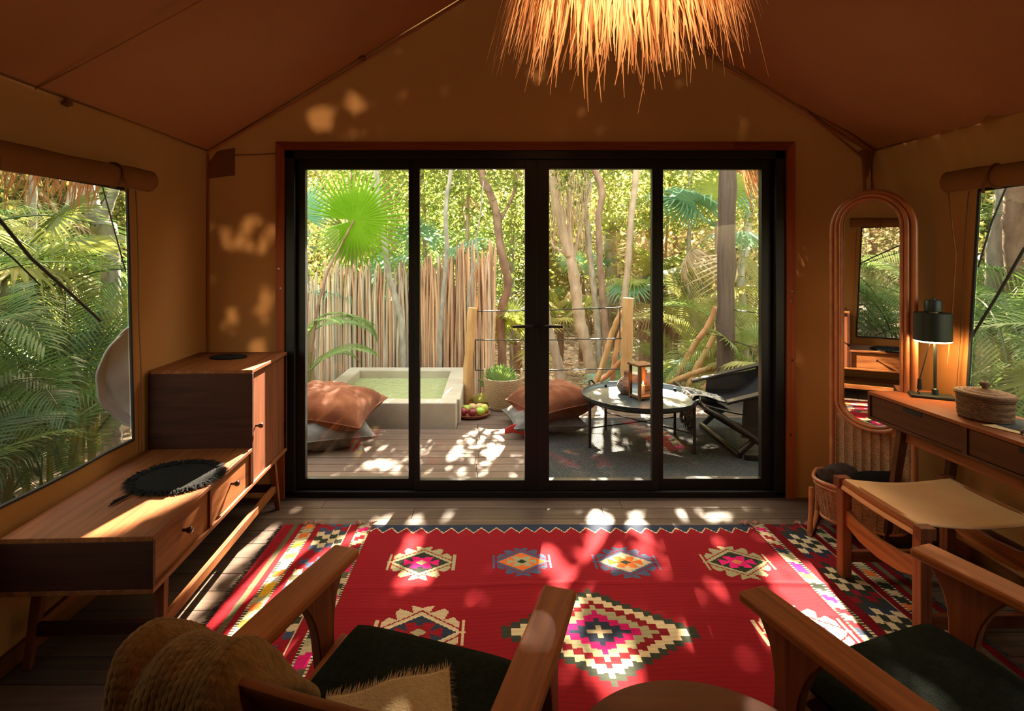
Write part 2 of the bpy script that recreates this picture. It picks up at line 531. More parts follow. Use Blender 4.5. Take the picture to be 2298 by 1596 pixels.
# dark pocket, seams and straps on the front wall
g = MB().prism([(-1.74, YD - 0.012, 1.98), (-1.58, YD - 0.012, 2.0), (-1.58, YD - 0.012, 2.17), (-1.69, YD - 0.012, 2.15), (-1.74, YD - 0.012, 2.08)], (0, 0.006, 0))
g.build('canvas_patch', mat('patch', (0.24, 0.11, 0.04), rough=0.9), wall)
g = MB().tube([(-1.58, YD - 0.012, 2.125), (-1.45, YD - 0.013, 2.128), (-1.33, YD - 0.012, 2.135)], 0.004, 5)
g.build('seam', M['seam'], wall)
g = MB()
g.tube([(1.88, YD - 0.02, 2.46), (2.02, YD - 0.03, 2.33), (2.18, YD - 0.03, 2.20), (2.30, YD - 0.03, 2.10), (2.305, YD - 0.03, 1.9), (2.31, YD - 0.02, 1.6)], [0.004, 0.008, 0.008, 0.014, 0.01, 0.006], 6)
g.tube([(2.02, YD - 0.03, 2.36), (2.2, YD - 0.05, 2.24), (2.33, YD - 0.05, 2.15)], [0.006, 0.012, 0.008], 6)
g.build('gathered_hem', M['canvas'], wall)
g = MB()
g.prism([(2.27, YD - 0.05, 2.15), (2.36, YD - 0.05, 2.17), (2.33, YD - 0.05, 2.05), (2.31, YD - 0.05, 1.98)], (0, 0.02, 0))
g.build('tie', M['canvas_roll'], wall)
for x in (-0.785, 1.305):
    zz = roofz(x) - 0.03
    g = MB().lathe([(0, -0.02), (0.018, -0.012), (0.022, 0.0), (0.016, 0.012), (0, 0.018)], 8, (x, YD - 0.03, zz))
    g.build('knot', M['seam'], wall)

# side walls with a window opening each
def side_wall(name, X, ytop, ybot, sgn):
    w = struct(name)
    g = MB()
    yn, zb, zt = 0.55, 0.60, 1.82

    def yf(z):
        return ybot + (ytop - ybot) * (z - zb) / (zt - zb)

    def sheet(ya, yb, za, zb_, nu, nv):
        def fn(u, v):
            z = za + (zb_ - za) * v
            a = ya(z) if callable(ya) else ya
            b = yb(z) if callable(yb) else yb
            y = a + (b - a) * u
            fold = 0.0
            if sgn > 0:
                k = max(0.0, min(1.0, (z - 1.1) / 1.0))
                fold = 0.075 * k * noise.noise(Vector((y * 7 - z * 2.5, 0, z * 0.5)))
            return (X + wrinkle(3, y, z, 0.012) - sgn * abs(fold), y, z)
        g.grid(nu, nv, fn)
    e = 0.03
    sheet(yf, YD, zb, zt, 40, 24)
    sheet(lambda z: ybot, YD, 0, zb, 40, 6)
    sheet(lambda z: ytop, YD, zt, ZE + e, 40, 8)
    sheet(yn, ybot, 0, zb, 20, 6)
    sheet(yn, ytop, zt, ZE + e, 30, 8)
    sheet(YB, yn, 0, ZE + e, 30, 16)
    g.build('canvas_sheet', M['canvas'], w, smooth=60)
    # vertical stitched seam beside the window
    g2 = MB().tube([(X - sgn * 0.02, yf(z) + 0.045 + 0.004 * math.sin(z * 9), z) for z in np.linspace(0.5, 1.82, 12)], 0.003, 5)
    g2.build('seam', M['seam'], w)
    return w


side_wall('wall_left', XL, 2.750, 2.800, -1)
side_wall('wall_right', XR, 2.766, 2.850, 1)
wb = struct('wall_back')
MB().grid(12, 12, lambda u, v: (XL + (XR - XL) * u, YB, v * roofz(XL + (XR - XL) * u))).build('canvas_sheet', M['canvas_roof'], wb)


def window(name, X, ytop, ybot, sgn):
    w = struct(name)
    yn, zb, zt = 0.55, 0.60, 1.82
    p = [(X, yn, zb), (X, ybot, zb), (X, ytop, zt), (X, yn, zt)]
    MB().add([(q[0] + sgn * 0.01, q[1], q[2]) for q in p], [(0, 1, 2, 3)]).build('mosquito_net', M['screen'], w, smooth=0)
    g = MB()
    rr = random.Random(3)
    loop = p + [p[0]]
    for a, b in zip(loop[:-1], loop[1:]):
        pts = []
        for k in range(13):
            q = Vector(a).lerp(Vector(b), k / 12)
            q.z += rr.uniform(-0.004, 0.004) if 0 < k < 12 else 0
            q.x -= sgn * 0.004
            pts.append(q)
        g.tube(pts, 0.0085, 6)
    g.build('binding', M['black_web'], w)
    return w


w1 = window('window_1', XL, 2.750, 2.800, -1)
w2 = window('window_2', XR, 2.766, 2.850, 1)


def blind(w, X, yend, sgn, label):
    r = thing('rolled_blind', label, 'blind', (X - sgn * 0.05, 0.4, 1.865))
    ln = yend - 0.4
    g = MB()
    n = 40

    def fn(u, v):
        t = 2 * PI * u
        y = v * ln
        rad = 0.052 + 0.006 * noise.noise(Vector((y * 5, math.cos(t), math.sin(t)))) - 0.008 * sum(math.exp(-((y - q) / 0.02) ** 2) for q in (ln - 0.28, ln - 0.95, ln - 1.6))
        return (rad * 0.8 * math.cos(t), y, rad * math.sin(t) + 0.012 * math.sin(y * 3))
    g.grid(14, n, fn, wrap=True)
    g.add([fn(u / 14, 1) for u in range(14)], [tuple(range(14))])
    g.build('canvas_roll', M['canvas_roll'], r, smooth=60)
    for q in (ln - 0.28, ln - 0.95):
        gg = MB()
        gg.tube([(0.045 * math.cos(t), q + 0.004 * math.sin(2 * t), 0.054 * math.sin(t) + 0.012 * math.sin(q * 3)) for t in np.linspace(0, 2 * PI, 15)], 0.006, 5, cap=False)
        gg.tube([(-sgn * 0.045, q, 0), (-sgn * 0.055, q + 0.01, -0.04), (-sgn * 0.05, q + 0.012, -0.075)], 0.006, 5)
        gg.build('tie_strap', M['seam'], r)
    return r


blind(w1, XL, 2.86, -1, 'tan canvas blind rolled up above the mesh window over the wooden sideboard')
br_ = blind(w2, XR, 2.90, 1, 'tan canvas blind rolled up above the mesh window over the writing desk')
g = MB().tube([(XR - 0.07, 2.87, 1.82), (XR - 0.05, 2.85, 1.5), (XR - 0.045, 2.88, 1.2), (XR - 0.05, 2.90, 0.95)], 0.0035, 5)
g.v = [(x - (XR - 0.05), y - 0.4, z - 1.865) for x, y, z in g.v]
g.build('pull_cord', M['canvas_roll'], br_)

# roof
ce = struct('ceiling')
for sgn, xe in ((-1, XL), (1, XR)):
    def fn(u, v):
        x = xe + (XA - xe) * u
        y = YB + (YD - YB) * v
        z = ZE + (ZA - ZE) * u
        sag = 0.05 * math.sin(PI * u) * (0.6 + 0.4 * math.sin(y * 1.7 + 1))
        edge = 1 - math.exp(-((YD - y) / 0.25) ** 2)
        z += -sag * edge + 0.016 * noise.noise(Vector((x * 1.2, y * 0.9, 1))) * edge
        return (x, y, z)
    MB().grid(30, 50, fn).build('roof_sheet', M['canvas_roof'], ce, smooth=70)
for sgn, xe in ((-1, XL), (1, XR)):
    g = MB().tube([(xe - sgn * 0.006, y, ZE + 0.006 + 0.004 * math.sin(y * 5)) for y in np.linspace(YB, YD, 30)], 0.006, 5)
    g.build('eave_seam', M['seam'], ce)
    g = MB().tube([(xe + (XA - xe) * u, YD - 0.01, ZE + (ZA - ZE) * u - 0.012 - 0.02 * math.sin(PI * u)) for u in np.linspace(0, 1, 20)], 0.012, 6)
    g.build('gable_seam', M['canvas_roof'], ce)
for y in (2.2, 0.6):
    g = MB().tube([(XL + (XA - XL) * u, y, ZE + (ZA - ZE) * u - 0.055 * math.sin(PI * u) - 0.006) for u in np.linspace(0, 1, 20)], 0.0035, 5)
    g.build('roof_seam', M['canvas_roof'], ce)
MB().lathe([(0, -0.02), (0.02, -0.01), (0.022, 0), (0.01, 0.015), (0, 0.02)], 8, (XL + 0.02, 2.34, ZE - 0.02)).build('knot', M['seam'], ce)

for x_ in (XL + 0.004, XR - 0.004):
    MB().tube([(x_, YD - 0.004, z_) for z_ in np.linspace(0, ZE, 14)], 0.011, 8).build('corner_cover', M['canvas'], wall, smooth=70)  # added tube covering the thin lit line where the walls meet

# floor boards
fl = struct('floor')
MB().box(XL, XR, YB, YD + 0.1, -0.06, -0.03).build('subfloor', M['dark_under'], fl)
PW = 0.14
r0 = random.Random(5)
k = 0
y1 = YD - 0.005
while y1 > YB:
    y0 = max(YB, y1 - PW)
    cuts = [XL] + sorted([XL + (k % 3) * 0.9 + r0.uniform(0.5, 0.9), XL + (k % 3) * 0.5 + r0.uniform(2.1, 2.7)]) + [XR]
    if k == 1:
        cuts = [XL, -0.05 - 0.4, 0.66, XR]
    for a, b in zip(cuts[:-1], cuts[1:]):
        MB().box(a + 0.0015, b - 0.0015, y0 + 0.0022, y1 - 0.0022, -0.03, 0.0).build('plank', M['plank'], fl, smooth=0)
    y1 -= PW
    k += 1
bl = struct('baseboard_left')
MB().box(XL + 0.002, XL + 0.02, YB, YD - 0.02, 0, 0.065).build('board', M['walnut'], bl)
bl = struct('baseboard_right')
MB().box(XR - 0.02, XR - 0.002, YB, YD - 0.02, 0, 0.065).build('board', M['walnut'], bl)

# door casing, frame, four leaves
tr1 = struct('trim_1')
tw = 0.05
MB().prism([(DX0, YD - 0.03, 0), (DX0 + tw, YD - 0.03, 0), (DX0 + tw, YD - 0.03, DZ - tw), (DX0, YD - 0.03, DZ)], (0, 0.09, 0)).build('casing_board', M['trim_wood'], tr1)
MB().prism([(DX1 - tw, YD - 0.03, 0), (DX1, YD - 0.03, 0), (DX1, YD - 0.03, DZ), (DX1 - tw, YD - 0.03, DZ - tw)], (0, 0.09, 0)).build('casing_board', M['trim_wood'], tr1)
xm = (1645 - 1100) / F * YD
MB().prism([(DX0, YD - 0.03, DZ), (DX0 + tw, YD - 0.03, DZ - tw), (xm - 0.02, YD - 0.03, DZ - tw), (xm, YD - 0.03, DZ)], (0, 0.09, 0)).build('casing_board', M['trim_wood_x'], tr1)
MB().prism([(xm + 0.002, YD - 0.03, DZ), (xm - 0.018, YD - 0.03, DZ - tw), (DX1 - tw, YD - 0.03, DZ - tw), (DX1, YD - 0.03, DZ)], (0, 0.09, 0)).build('casing_board', M['trim_wood_x'], tr1)
for (x, z) in ((DX0 + 0.02, 1.42), (DX0 + 0.03, 1.30), (DX1 - 0.02, 1.28), (DX1 - 0.025, 1.22), (DX1 - 0.02, 0.86), (DX1 - 0.03, 0.4)):
    MB().lathe([(0.0, 0.0), (0.007, 0.0005), (0.0, 0.001)], 10, (0, 0, 0)).build('wood_knot', M['knob'], tr1, loc=(x, YD - 0.0305, z), rot=(PI / 2, 0, 0))
MB().box(DX0, DX1, YD - 0.035, YD + 0.12, -0.03, 0.004).build('threshold_board', M['plank'], tr1)

tr2 = struct('trim_2')
fy0, fy1 = YD - 0.01, YD + 0.10
FX0, FX1 = DX0 + tw, DX1 - tw


def X_(px, Y=YD + 0.02):
    return (px - CX) / F * Y


def Z_(py, Y=YD + 0.02):
    return EYE - (py - CY) / F * Y


g = MB().box(FX0, X_(664), fy0, fy1, 0.02, DZ - tw)
g.build('jamb', M['black_metal'], tr2, bevel=0.002)
g = MB().box(X_(1736), FX1, fy0, fy1, 0.02, DZ - tw)
g.build('jamb', M['black_metal'], tr2, bevel=0.002)
MB().box(FX0, FX1, fy0, fy1, Z_(358), DZ - tw + 0.003).build('head', M['black_metal'], tr2, bevel=0.002)
MB().box(FX0, FX1, fy0, fy1, 0.0, Z_(1100)).build('sill', M['black_metal'], tr2, bevel=0.002)
leaves = [(664, 683, 916, 929, 1), (929, 942, 1178, 1205, 2), (1205, 1232, 1463, 1477, 3), (1477, 1490, 1712, 1736, 4)]
for (a, b, c, d, n) in leaves:
    dr = struct('door_%d' % n)
    ya = YD + (0.012 if n in (2, 3) else 0.036)
    yb = ya + 0.045
    zt, zb = Z_(358), Z_(1100)
    gt, gb = Z_(379), Z_(1077)
    xa, xb, xc, xd = X_(a) + 0.001, X_(b), X_(c), X_(d) - 0.001
    fr = MB()
    fr.box(xa, xb, ya, yb, zb, zt)
    fr.build('stile', M['black_metal'], dr, bevel=0.0015)
    MB().box(xc, xd, ya, yb, zb, zt).build('stile', M['black_metal'], dr, bevel=0.0015)
    MB().box(xb, xc, ya, yb, gt, zt).build('rail', M['black_metal'], dr, bevel=0.0015)
    MB().box(xb, xc, ya, yb, zb, gb).build('rail', M['black_metal'], dr, bevel=0.0015)
    MB().add([(xb, ya + 0.02, gb), (xc, ya + 0.02, gb), (xc, ya + 0.02, gt), (xb, ya + 0.02, gt)], [(0, 1, 2, 3)]).build('glass_pane', M['glass'], dr, smooth=0)
    if n in (2, 3):
        s = -1 if n == 2 else 1
        hx = X_(1191 if n == 2 else 1219)
        hz = Z_(731)
        g = MB()
        g.box(hx - 0.013, hx + 0.013, ya - 0.008, ya, hz - 0.10, hz + 0.03)
        g.tube([(hx, ya - 0.004, hz), (hx, ya - 0.045, hz)], 0.009, 10)
        g.tube([(hx, ya - 0.045, hz), (hx + s * 0.05, ya - 0.05, hz + 0.002), (hx + s * 0.115, ya - 0.048, hz)], [0.010, 0.009, 0.008], 10)
        g.build('handle', M['black_metal'], dr, bevel=0.001)

# ------------------------------------------------------------ kilim
RX0, RX1, RY0, RY1 = -1.15, 1.92, 1.36, 3.17


def kilim_colors(X, V):
    """X world x, V distance from the far edge; returns RGB array"""
    RED = np.array((0.225, 0.010, 0.016)); NAVY = np.array((0.028, 0.036, 0.060)); CREAM = np.array((0.60, 0.47, 0.29))
    OLIVE = np.array((0.10, 0.090, 0.048)); DARK = np.array((0.030, 0.035, 0.025)); ORANGE = np.array((0.62, 0.14, 0.03))
    PINK = np.array((0.62, 0.015, 0.15)); YELLOW = np.array((0.70, 0.42, 0.03)); WHITE = np.array((0.62, 0.62, 0.60)); MAROON = np.array((0.20, 0.012, 0.018))
    BLUE = np.array((0.07, 0.085, 0.15)); SAGE = np.array((0.33, 0.30, 0.17))
    C = np.zeros(X.shape + (3,))
    C[:] = RED
    H = RY1 - RY0
    sh = 0.93 + 0.07 * np.sin(V * 260 + np.sin(X * 9) * 3)

    def put_(mask, col):
        C[mask] = col
    # borders at the far and the near edge
    for D in (V, H - V):
        tri = np.abs(((X + 3) / 0.082) % 1 - 0.5) * 2
        edge = 0.030 + 0.058 * (1 - tri)
        put_(D < edge + 0.009, CREAM)
        put_(D < edge, NAVY)

    def medal(cx, cv, outer, inner, star, core, k=1.0, bar=None):
        du, dv = np.abs(X - cx) / k, np.abs(V - cv) / k
        lz = du / 0.135 + dv / 0.095
        bar = outer if bar is None else bar
        body = (du < 0.142) & (dv < 0.150 - 0.45 * np.maximum(0, 0.030 - du)) & (du / 0.150 + dv / 0.20 < 1.22)
        s_ = (du / 0.142 - dv / 0.150) * 1.55 + 0.28
        w_ = np.abs(s_ % 1 - 0.5) * 2
        put_(body & ((lz < 1.22) | ((lz > 1.30) & ((lz - 1.30) < 0.95 * w_ + 0.05))), outer)
        put_((lz < 1.09), outer * 1.2)
        put_((lz < 1.0), inner)
        sdu, sdv = du, dv
        st = (sdu < 0.036 + 0.012 * (sdv / 0.03)) & (sdv < 0.052 - 0.014 * (sdu < 0.012))
        st |= (sdu < 0.085) & (sdu >= 0.036) & (sdv < 0.004 + 0.5 * (sdu - 0.036))
        put_(st & (lz < 0.93), star)
        put_(sdu / 0.030 + sdv / 0.022 < 1, core)
        for q in (0.158,):
            put_((du > q - 0.006) & (du < q + 0.006) & (dv < 0.070), bar)
        put_((du > 0.142) & (du < 0.166) & (dv < 0.006), bar)
    SG = SAGE
    rows = (0.385, H - 0.385)
    for cv in rows:
        medal(-0.335, cv, SG, DARK, PINK, SG)
        medal(0.155, cv, BLUE, ORANGE, SG, DARK, 0.86)
        medal(0.660, cv, BLUE, CREAM * 0.9, ORANGE, DARK, 0.95)
        medal(1.205, cv, SG, DARK, PINK, ORANGE * 0.8 + SG * 0.3)
    midv = H / 2
    medal(-0.285, midv, CREAM * 0.85, NAVY, RED, SG, 1.12)
    medal(1.25, midv, CREAM * 0.85, BLUE, RED, SG, 1.12)
    # stepped centre lozenge
    st = 0.0190
    sv = 0.0120
    ax, av = X - 0.435, V - midv
    qx = np.floor(ax / st + 0.5)
    qa = np.abs(qx) * st
    hook = np.where(qx % 2 == 0, 0.0, sv * 1.1)
    t = qa / 0.40 + (np.floor((np.abs(av) + hook) / sv) * sv) / 0.27
    for lim, c in ((1.04, DARK * 1.3), (0.90, CREAM), (0.74, MAROON), (0.60, SG), (0.45, PINK * 0.75), (0.30, NAVY), (0.10, CREAM * 0.8)):
        put_(t < lim, c)
    # striped end bands
    for side in (0, 1):
        U = (X - RX0) if side == 0 else (RX1 - X)
        off = 0.0 if side == 0 else -0.02
        U = U - off
        band = U < 0.50
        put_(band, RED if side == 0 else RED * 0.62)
        put_((U > 0.058) & (U < 0.085), OLIVE)
        q = np.floor((V + 0.012 * np.floor((U - 0.13) / 0.022)) / 0.052).astype(int)
        pal = np.array((ORANGE, SG, ORANGE, SG * 1.2, YELLOW, WHITE, YELLOW, WHITE, WHITE, ORANGE, WHITE, YELLOW, YELLOW * 0.9, SG))
        if side == 1:
            pal = np.array((ORANGE, DARK, SG, DARK, CREAM, DARK, PINK, CREAM, SG, ORANGE, SG, DARK, CREAM, DARK))
        m = (U > 0.128) & (U < 0.176)
        C[m] = pal[q[m] % len(pal)]
        for e in (0.124, 0.180, 0.428, 0.486):
            mm_ = np.abs(U - e) < 0.0062
            put_(mm_, DARK)
            put_(mm_ & (((V / 0.016) % 1) < 0.5), CREAM * 1.1)
        # stepped chevrons
        cz = (U > 0.222) & (U < 0.372)
        col = np.floor((U - 0.222) / 0.0375).astype(int)
        shift = np.array((0.0, -0.018, 0.012, -0.022))[np.clip(col, 0, 3)]
        q2 = np.floor((V + shift * 1.6 + (U % 0.0375) * 0.3) / 0.046).astype(int)
        if side == 0:
            p2 = np.array((RED, NAVY * 1.6, CREAM * 0.85, DARK * 1.3, CREAM * 0.85, NAVY * 1.8, RED, RED, BLUE * 0.8, RED, CREAM * 0.8, OLIVE, CREAM * 0.8, NAVY * 1.8))
        else:
            p2 = np.array((MAROON, DARK, NAVY, CREAM, DARK, CREAM, NAVY, MAROON, MAROON, DARK, CREAM, DARK, CREAM, DARK))
        C[cz] = p2[q2[cz] % len(p2)]
        put_(np.abs(U - 0.219) < 0.0022, CREAM * 0.6)
        put_(np.abs(U - 0.376) < 0.0022, CREAM * 0.8)
        m = (U > 0.434) & (U < 0.480)
        q3 = np.floor((V + 0.016 * (U > 0.457)) / 0.045).astype(int)
        p3 = np.array((SG, PINK, CREAM, RED, CREAM * 0.8, RED, NAVY, SG, CREAM * .8, PINK, PINK, OLIVE, CREAM * 0.7, DARK))
        C[m] = p3[q3[m] % len(p3)]
        if side == 1:
            pass
    return C * sh[..., None] * 0.80


def build_kilim():
    nx, ny = 560, 330
    xs = np.linspace(RX0, RX1, nx + 1)
    ys = np.linspace(RY0, RY1, ny + 1)
    GX, GY = np.meshgrid(xs, ys)
    # creases and slight waviness
    Z = 0.007 + 0.006 * np.exp(-((GY - 2.585 - 0.02 * np.sin(GX * 2.0)) / 0.018) ** 2) * (0.35 + 0.65 * np.exp(-((GX - 0.1) / 0.5) ** 2) + 0.8 * np.exp(-((GX - 1.35) / 0.35) ** 2)) \
        + 0.0035 * np.exp(-((GY - 2.40 + 0.03 * GX) / 0.03) ** 2) + 0.001 * np.sin(GX * 7) * np.sin(GY * 5)
    skx = 0.05 * (GY - RY1) / (RY0 - RY1) * (GX < 0) * 0
    V = np.stack([GX + skx, GY + 0.004 * np.sin(GX * 5), Z], -1).reshape(-1, 3)
    idx = np.arange((nx + 1) * (ny + 1)).reshape(ny + 1, nx + 1)
    Q = np.stack([idx[:-1, :-1], idx[:-1, 1:], idx[1:, 1:], idx[1:, :-1]], -1).reshape(-1, 4)
    me = bpy.data.meshes.new('weave')
    me.vertices.add(len(V))
    me.vertices.foreach_set('co', V.ravel())
    me.loops.add(Q.size)
    me.loops.foreach_set('vertex_index', Q.ravel())
    me.polygons.add(len(Q))
    me.polygons.foreach_set('loop_start', np.arange(0, Q.size, 4))
    me.polygons.foreach_set('loop_total', np.full(len(Q), 4))
    me.polygons.foreach_set('use_smooth', np.ones(len(Q), bool))
    me.update()
    fx = (xs[:-1] + xs[1:]) / 2
    fy = (ys[:-1] + ys[1:]) / 2
    FX, FY = np.meshgrid(fx, fy)
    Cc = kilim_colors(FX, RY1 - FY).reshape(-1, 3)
    at_ = me.attributes.new('kilim', 'FLOAT_COLOR', 'CORNER')
    full = np.ones((len(Q) * 4, 4), np.float32)
    full[:, :3] = np.repeat(Cc, 4, axis=0)
    at_.data.foreach_set('color', full.ravel())
    m = bpy.data.materials.new('kilim_wool')
    m.use_nodes = True
    N, L = m.node_tree.nodes, m.node_tree.links
    p = N['Principled BSDF']
    p.inputs['Roughness'].default_value = 0.9
    p.inputs['Specular IOR Level'].default_value = 0.03
    a = N.new('ShaderNodeAttribute')
    a.attribute_name = 'kilim'
    L.new(a.outputs['Color'], p.inputs['Base Color'])
    tc = N.new('ShaderNodeTexCoord')
    mp = N.new('ShaderNodeMapping')
    mp.inputs['Scale'].default_value = (220, 420, 1)
    nz = N.new('ShaderNodeTexNoise')
    nz.inputs['Scale'].default_value = 1
    L.new(tc.outputs['Object'], mp.inputs[0])
    L.new(mp.outputs[0], nz.inputs['Vector'])
    bp = N.new('ShaderNodeBump')
    bp.inputs['Strength'].default_value = 0.5
    bp.inputs['Distance'].default_value = 0.003
    L.new(nz.outputs['Fac'], bp.inputs['Height'])
    L.new(bp.outputs[0], p.inputs['Normal'])
    me.materials.append(m)
    root = thing('kilim_rug', 'red flat-woven kilim rug with medallions and striped ends on the floorboards', 'rug', (0, 0, 0))
    o = bpy.data.objects.new('weave', me)
    COL.objects.link(o)
    o.parent = root
    g = MB()
    rr = random.Random(4)
    y = RY0
    while y < RY1:
        L_ = rr.uniform(0.012, 0.030)
        a_ = rr.uniform(-0.01, 0.01)
        g.tube([(RX0 + 0.004, y, 0.008), (RX0 - L_ * 0.6, y + a_ * 0.5, 0.006), (RX0 - L_, y + a_, 0.004)], [0.002, 0.0022, 0.001], 4)
        g.tube([(RX1 - 0.004, y, 0.008), (RX1 + L_ * 0.6, y + a_ * 0.5, 0.006), (RX1 + L_, y + a_, 0.004)], [0.0032, 0.0028, 0.0015], 4)
        y += 0.0115
    f = g.build('fringe', M['charcoal'], root)
    f['kind'] = 'stuff'
    tm = mat('tuft', (0.12, 0.05, 0.04), (0.55, 0.25, 0.18), rough=0.9, scale=(200, 200, 200))
    for x in (RX0 + 0.124, RX0 + 0.18, RX0 + 0.428, RX0 + 0.486, RX1 - 0.444, RX1 - 0.506, RX1 - 0.144, RX1 - 0.20):
        g = MB()
        for q in range(13):
            an = rr.uniform(0.1, PI - 0.1)
            L_ = rr.uniform(0.02, 0.036)
            g.tube([(x, RY1 - 0.002, 0.008), (x + math.cos(an) * L_ * 0.5, RY1 + math.sin(an) * L_ * 0.5, 0.016), (x + math.cos(an) * L_, RY1 + 0.002 + math.sin(an) * L_, rr.uniform(0.004, 0.022))], [0.003, 0.0035, 0.0015], 4)
        g.build('tassel', tm, root)


build_kilim()

# ------------------------------------------------------------ sideboard with hutch (left)
sb = thing('sideboard', 'long walnut sideboard with two drawers and a raised cupboard below the mesh window', 'sideboard', (-1.179, 1.993, 0), math.radians(2.2))
D = 0.52
T = 0.018
zb, zt, zh = 0.318, 0.520, 0.918
L1, LM, L2 = 0.92, 0.458, 1.48
MB().box(-D, 0, 0, L1, zt - T, zt).build('top', M['walnut'], sb, bevel=0.002)
MB().box(-D, 0, 0, L2, zb, zb + T).build('bottom', M['walnut'], sb, bevel=0.002)
MB().box(-D, 0, 0, T, zb + T, zt - T).build('side_panel', M['walnut_x_shaded'], sb, bevel=0.001)
MB().box(-D, 0, L2 - T, L2, zb + T, zh - T).build('side_panel', M['walnut_x_shaded'], sb, bevel=0.001)
MB().box(-D, 0, L1, L1 + T, zb + T, zh - T).build('side_panel', M['walnut_x_shaded'], sb, bevel=0.001)
MB().box(-D, 0, L1, L2, zh - T, zh).build('cupboard_top', M['walnut'], sb, bevel=0.002)
MB().box(-D, -D + 0.01, T, L2 - T, zb + T, zt - T).build('back_panel', M['walnut'], sb)
MB().box(-D, -D + 0.01, L1 + T, L2 - T, zt - T, zh - T).build('back_panel', M['walnut'], sb)
MB().box(-0.03, -0.002, LM - 0.009, LM + 0.009, zb + T, zt - T).build('divider', M['walnut_z'], sb)
MB().box(-0.03, -0.002, L1 - 0.012, L1, zb + T, zt - T).build('divider', M['walnut_z'], sb)


def knob(parent, y, z, x=-0.012):
    g = MB().lathe([(0, 0), (0.0065, 0.0), (0.006, 0.012), (0.010, 0.018), (0.0135, 0.026), (0.0125, 0.034), (0.008, 0.038), (0, 0.039)], 16)
    g.build('knob', M['knob'], parent, loc=(x, y, z), rot=(0, PI / 2, 0), smooth=50)


for a, b in ((T, LM - 0.009), (LM + 0.009, L1 - 0.012)):
    dr = MB().box(-0.40, -0.012, a + 0.003, b - 0.003, zb + T + 0.003, zt - T - 0.003).build('drawer', M['walnut'], sb, bevel=0.001)
    knob(dr, (a + b) / 2, (zb + zt) / 2 + 0.012)
dr = MB().box(-0.03, -0.012, L1 + T + 0.003, L2 - T - 0.003, zb + T + 0.003, zh - T - 0.003).build('cupboard_door', M['walnut_z'], sb, bevel=0.001)
knob(dr, L1 + T + 0.06, 0.612)
MB().box(-0.012, -0.009, L2 - 0.028, L2 - 0.024, 0.42, 0.50).build('hinge', M['knob'], sb)
for y, s in ((0.14, -1), (L2 - 0.14, 1)):
    for x, t in ((-0.045, 1), (-D + 0.045, -1)):
        MB().beam((x, y, zb), (x + t * 0.022, y + s * 0.045, 0.0), 0.042, 0.036, 0.026, 0.024, up=(0, 1, 0)).build('leg', M['walnut_z'], sb, bevel=0.003)
    MB().beam((-0.035, y + s * 0.026, 0.135), (-D + 0.035, y + s * 0.026, 0.135), 0.022, 0.045).build('cross_rail', M['walnut_x_shaded'], sb, bevel=0.002)
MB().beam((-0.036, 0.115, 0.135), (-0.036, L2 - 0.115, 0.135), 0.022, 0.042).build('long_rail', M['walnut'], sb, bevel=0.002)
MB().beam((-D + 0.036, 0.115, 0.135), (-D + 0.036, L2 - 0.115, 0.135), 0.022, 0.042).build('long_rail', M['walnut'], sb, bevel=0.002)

# black fringed placemat on the sideboard
pm = thing('placemat', 'round black straw placemat with a shaggy fringe lying on the sideboard', 'placemat', (-1.385, 2.52, 0.522), 0.3)
pr = []
for k in range(26):
    r = 0.165 * k / 25
    pr.append((r, 0.004 + 0.0016 * (k % 2)))
MB().lathe([(0, 0.004)] + pr[1:] + [(0.166, 0.0)], 64).build('woven_disc', M['black_straw'], pm, smooth=20)
g = MB()
rr = random.Random(8)
for k in range(900):
    a = rr.uniform(0, 2 * PI)
    r0_ = rr.uniform(0.155, 0.172)
    ln = rr.uniform(0.03, 0.052)
    da = rr.uniform(-0.25, 0.25)
    z0 = rr.uniform(0.003, 0.010)
    c, s = math.cos(a), math.sin(a)
    c2, s2 = math.cos(a + da), math.sin(a + da)
    w = 0.0028
    p0 = Vector((c * r0_, s * r0_, z0))
    p1 = p0 + Vector((c2, s2, 0)) * ln * 0.55 + Vector((0, 0, rr.uniform(0.002, 0.008)))
    p2 = p0 + Vector((c2, s2, 0)) * ln
    p2.z = rr.uniform(0.001, 0.008)
    t = Vector((-s, c, 0)) * w
    g.add([p0 - t, p0 + t, p1 + t, p1 - t, p2], [(0, 1, 2, 3), (3, 2, 4)])
f = g.build('fringe', M['black_straw'], pm, smooth=0)
f['kind'] = 'stuff'
g = MB()
for q in (-0.012, 0.0, 0.014):
    g.tube([(-0.13, -0.15, 0.006), (-0.16, -0.20 + q, 0.007), (-0.185, -0.235 + q * 1.8, 0.004)], [0.003, 0.0035, 0.002], 5)
g.build('hanging_loop', M['black_straw'], pm)

# small dark tablet on top of the cupboard
o = MB().lathe([(0, 0), (0.10, 0), (0.105, 0.004), (0.10, 0.008), (0, 0.008)], 32, sy=0.7).build('trivet', M['black_straw'], loc=(-1.50, 3.27, 0.919), smooth=30)
tag(o, 'thin black oval trivet lying on top of the raised cupboard', 'trivet')

# ------------------------------------------------------------ lounge chairs (front)
def side_poly(parent, name, x, pts, th, m, bev=0.004):
    return MB().prism([(x - th / 2, y, z) for y, z in pts], (th, 0, 0)).build(name, m, parent, bevel=bev)


def smooth_poly(keys, n=5):
    """Catmull-Rom closed curve through the keys"""
    out = []
    N_ = len(keys)
    for i in range(N_):
        p0, p1, p2, p3 = [Vector(keys[(i + k - 1) % N_]) for k in range(4)]
        for j in range(n):
            t = j / n
            out.append(tuple(0.5 * ((2 * p1) + (p2 - p0) * t + (2 * p0 - 5 * p1 + 4 * p2 - p3) * t * t + (-p0 + 3 * p1 - 3 * p2 + p3) * t ** 3)))
    return out


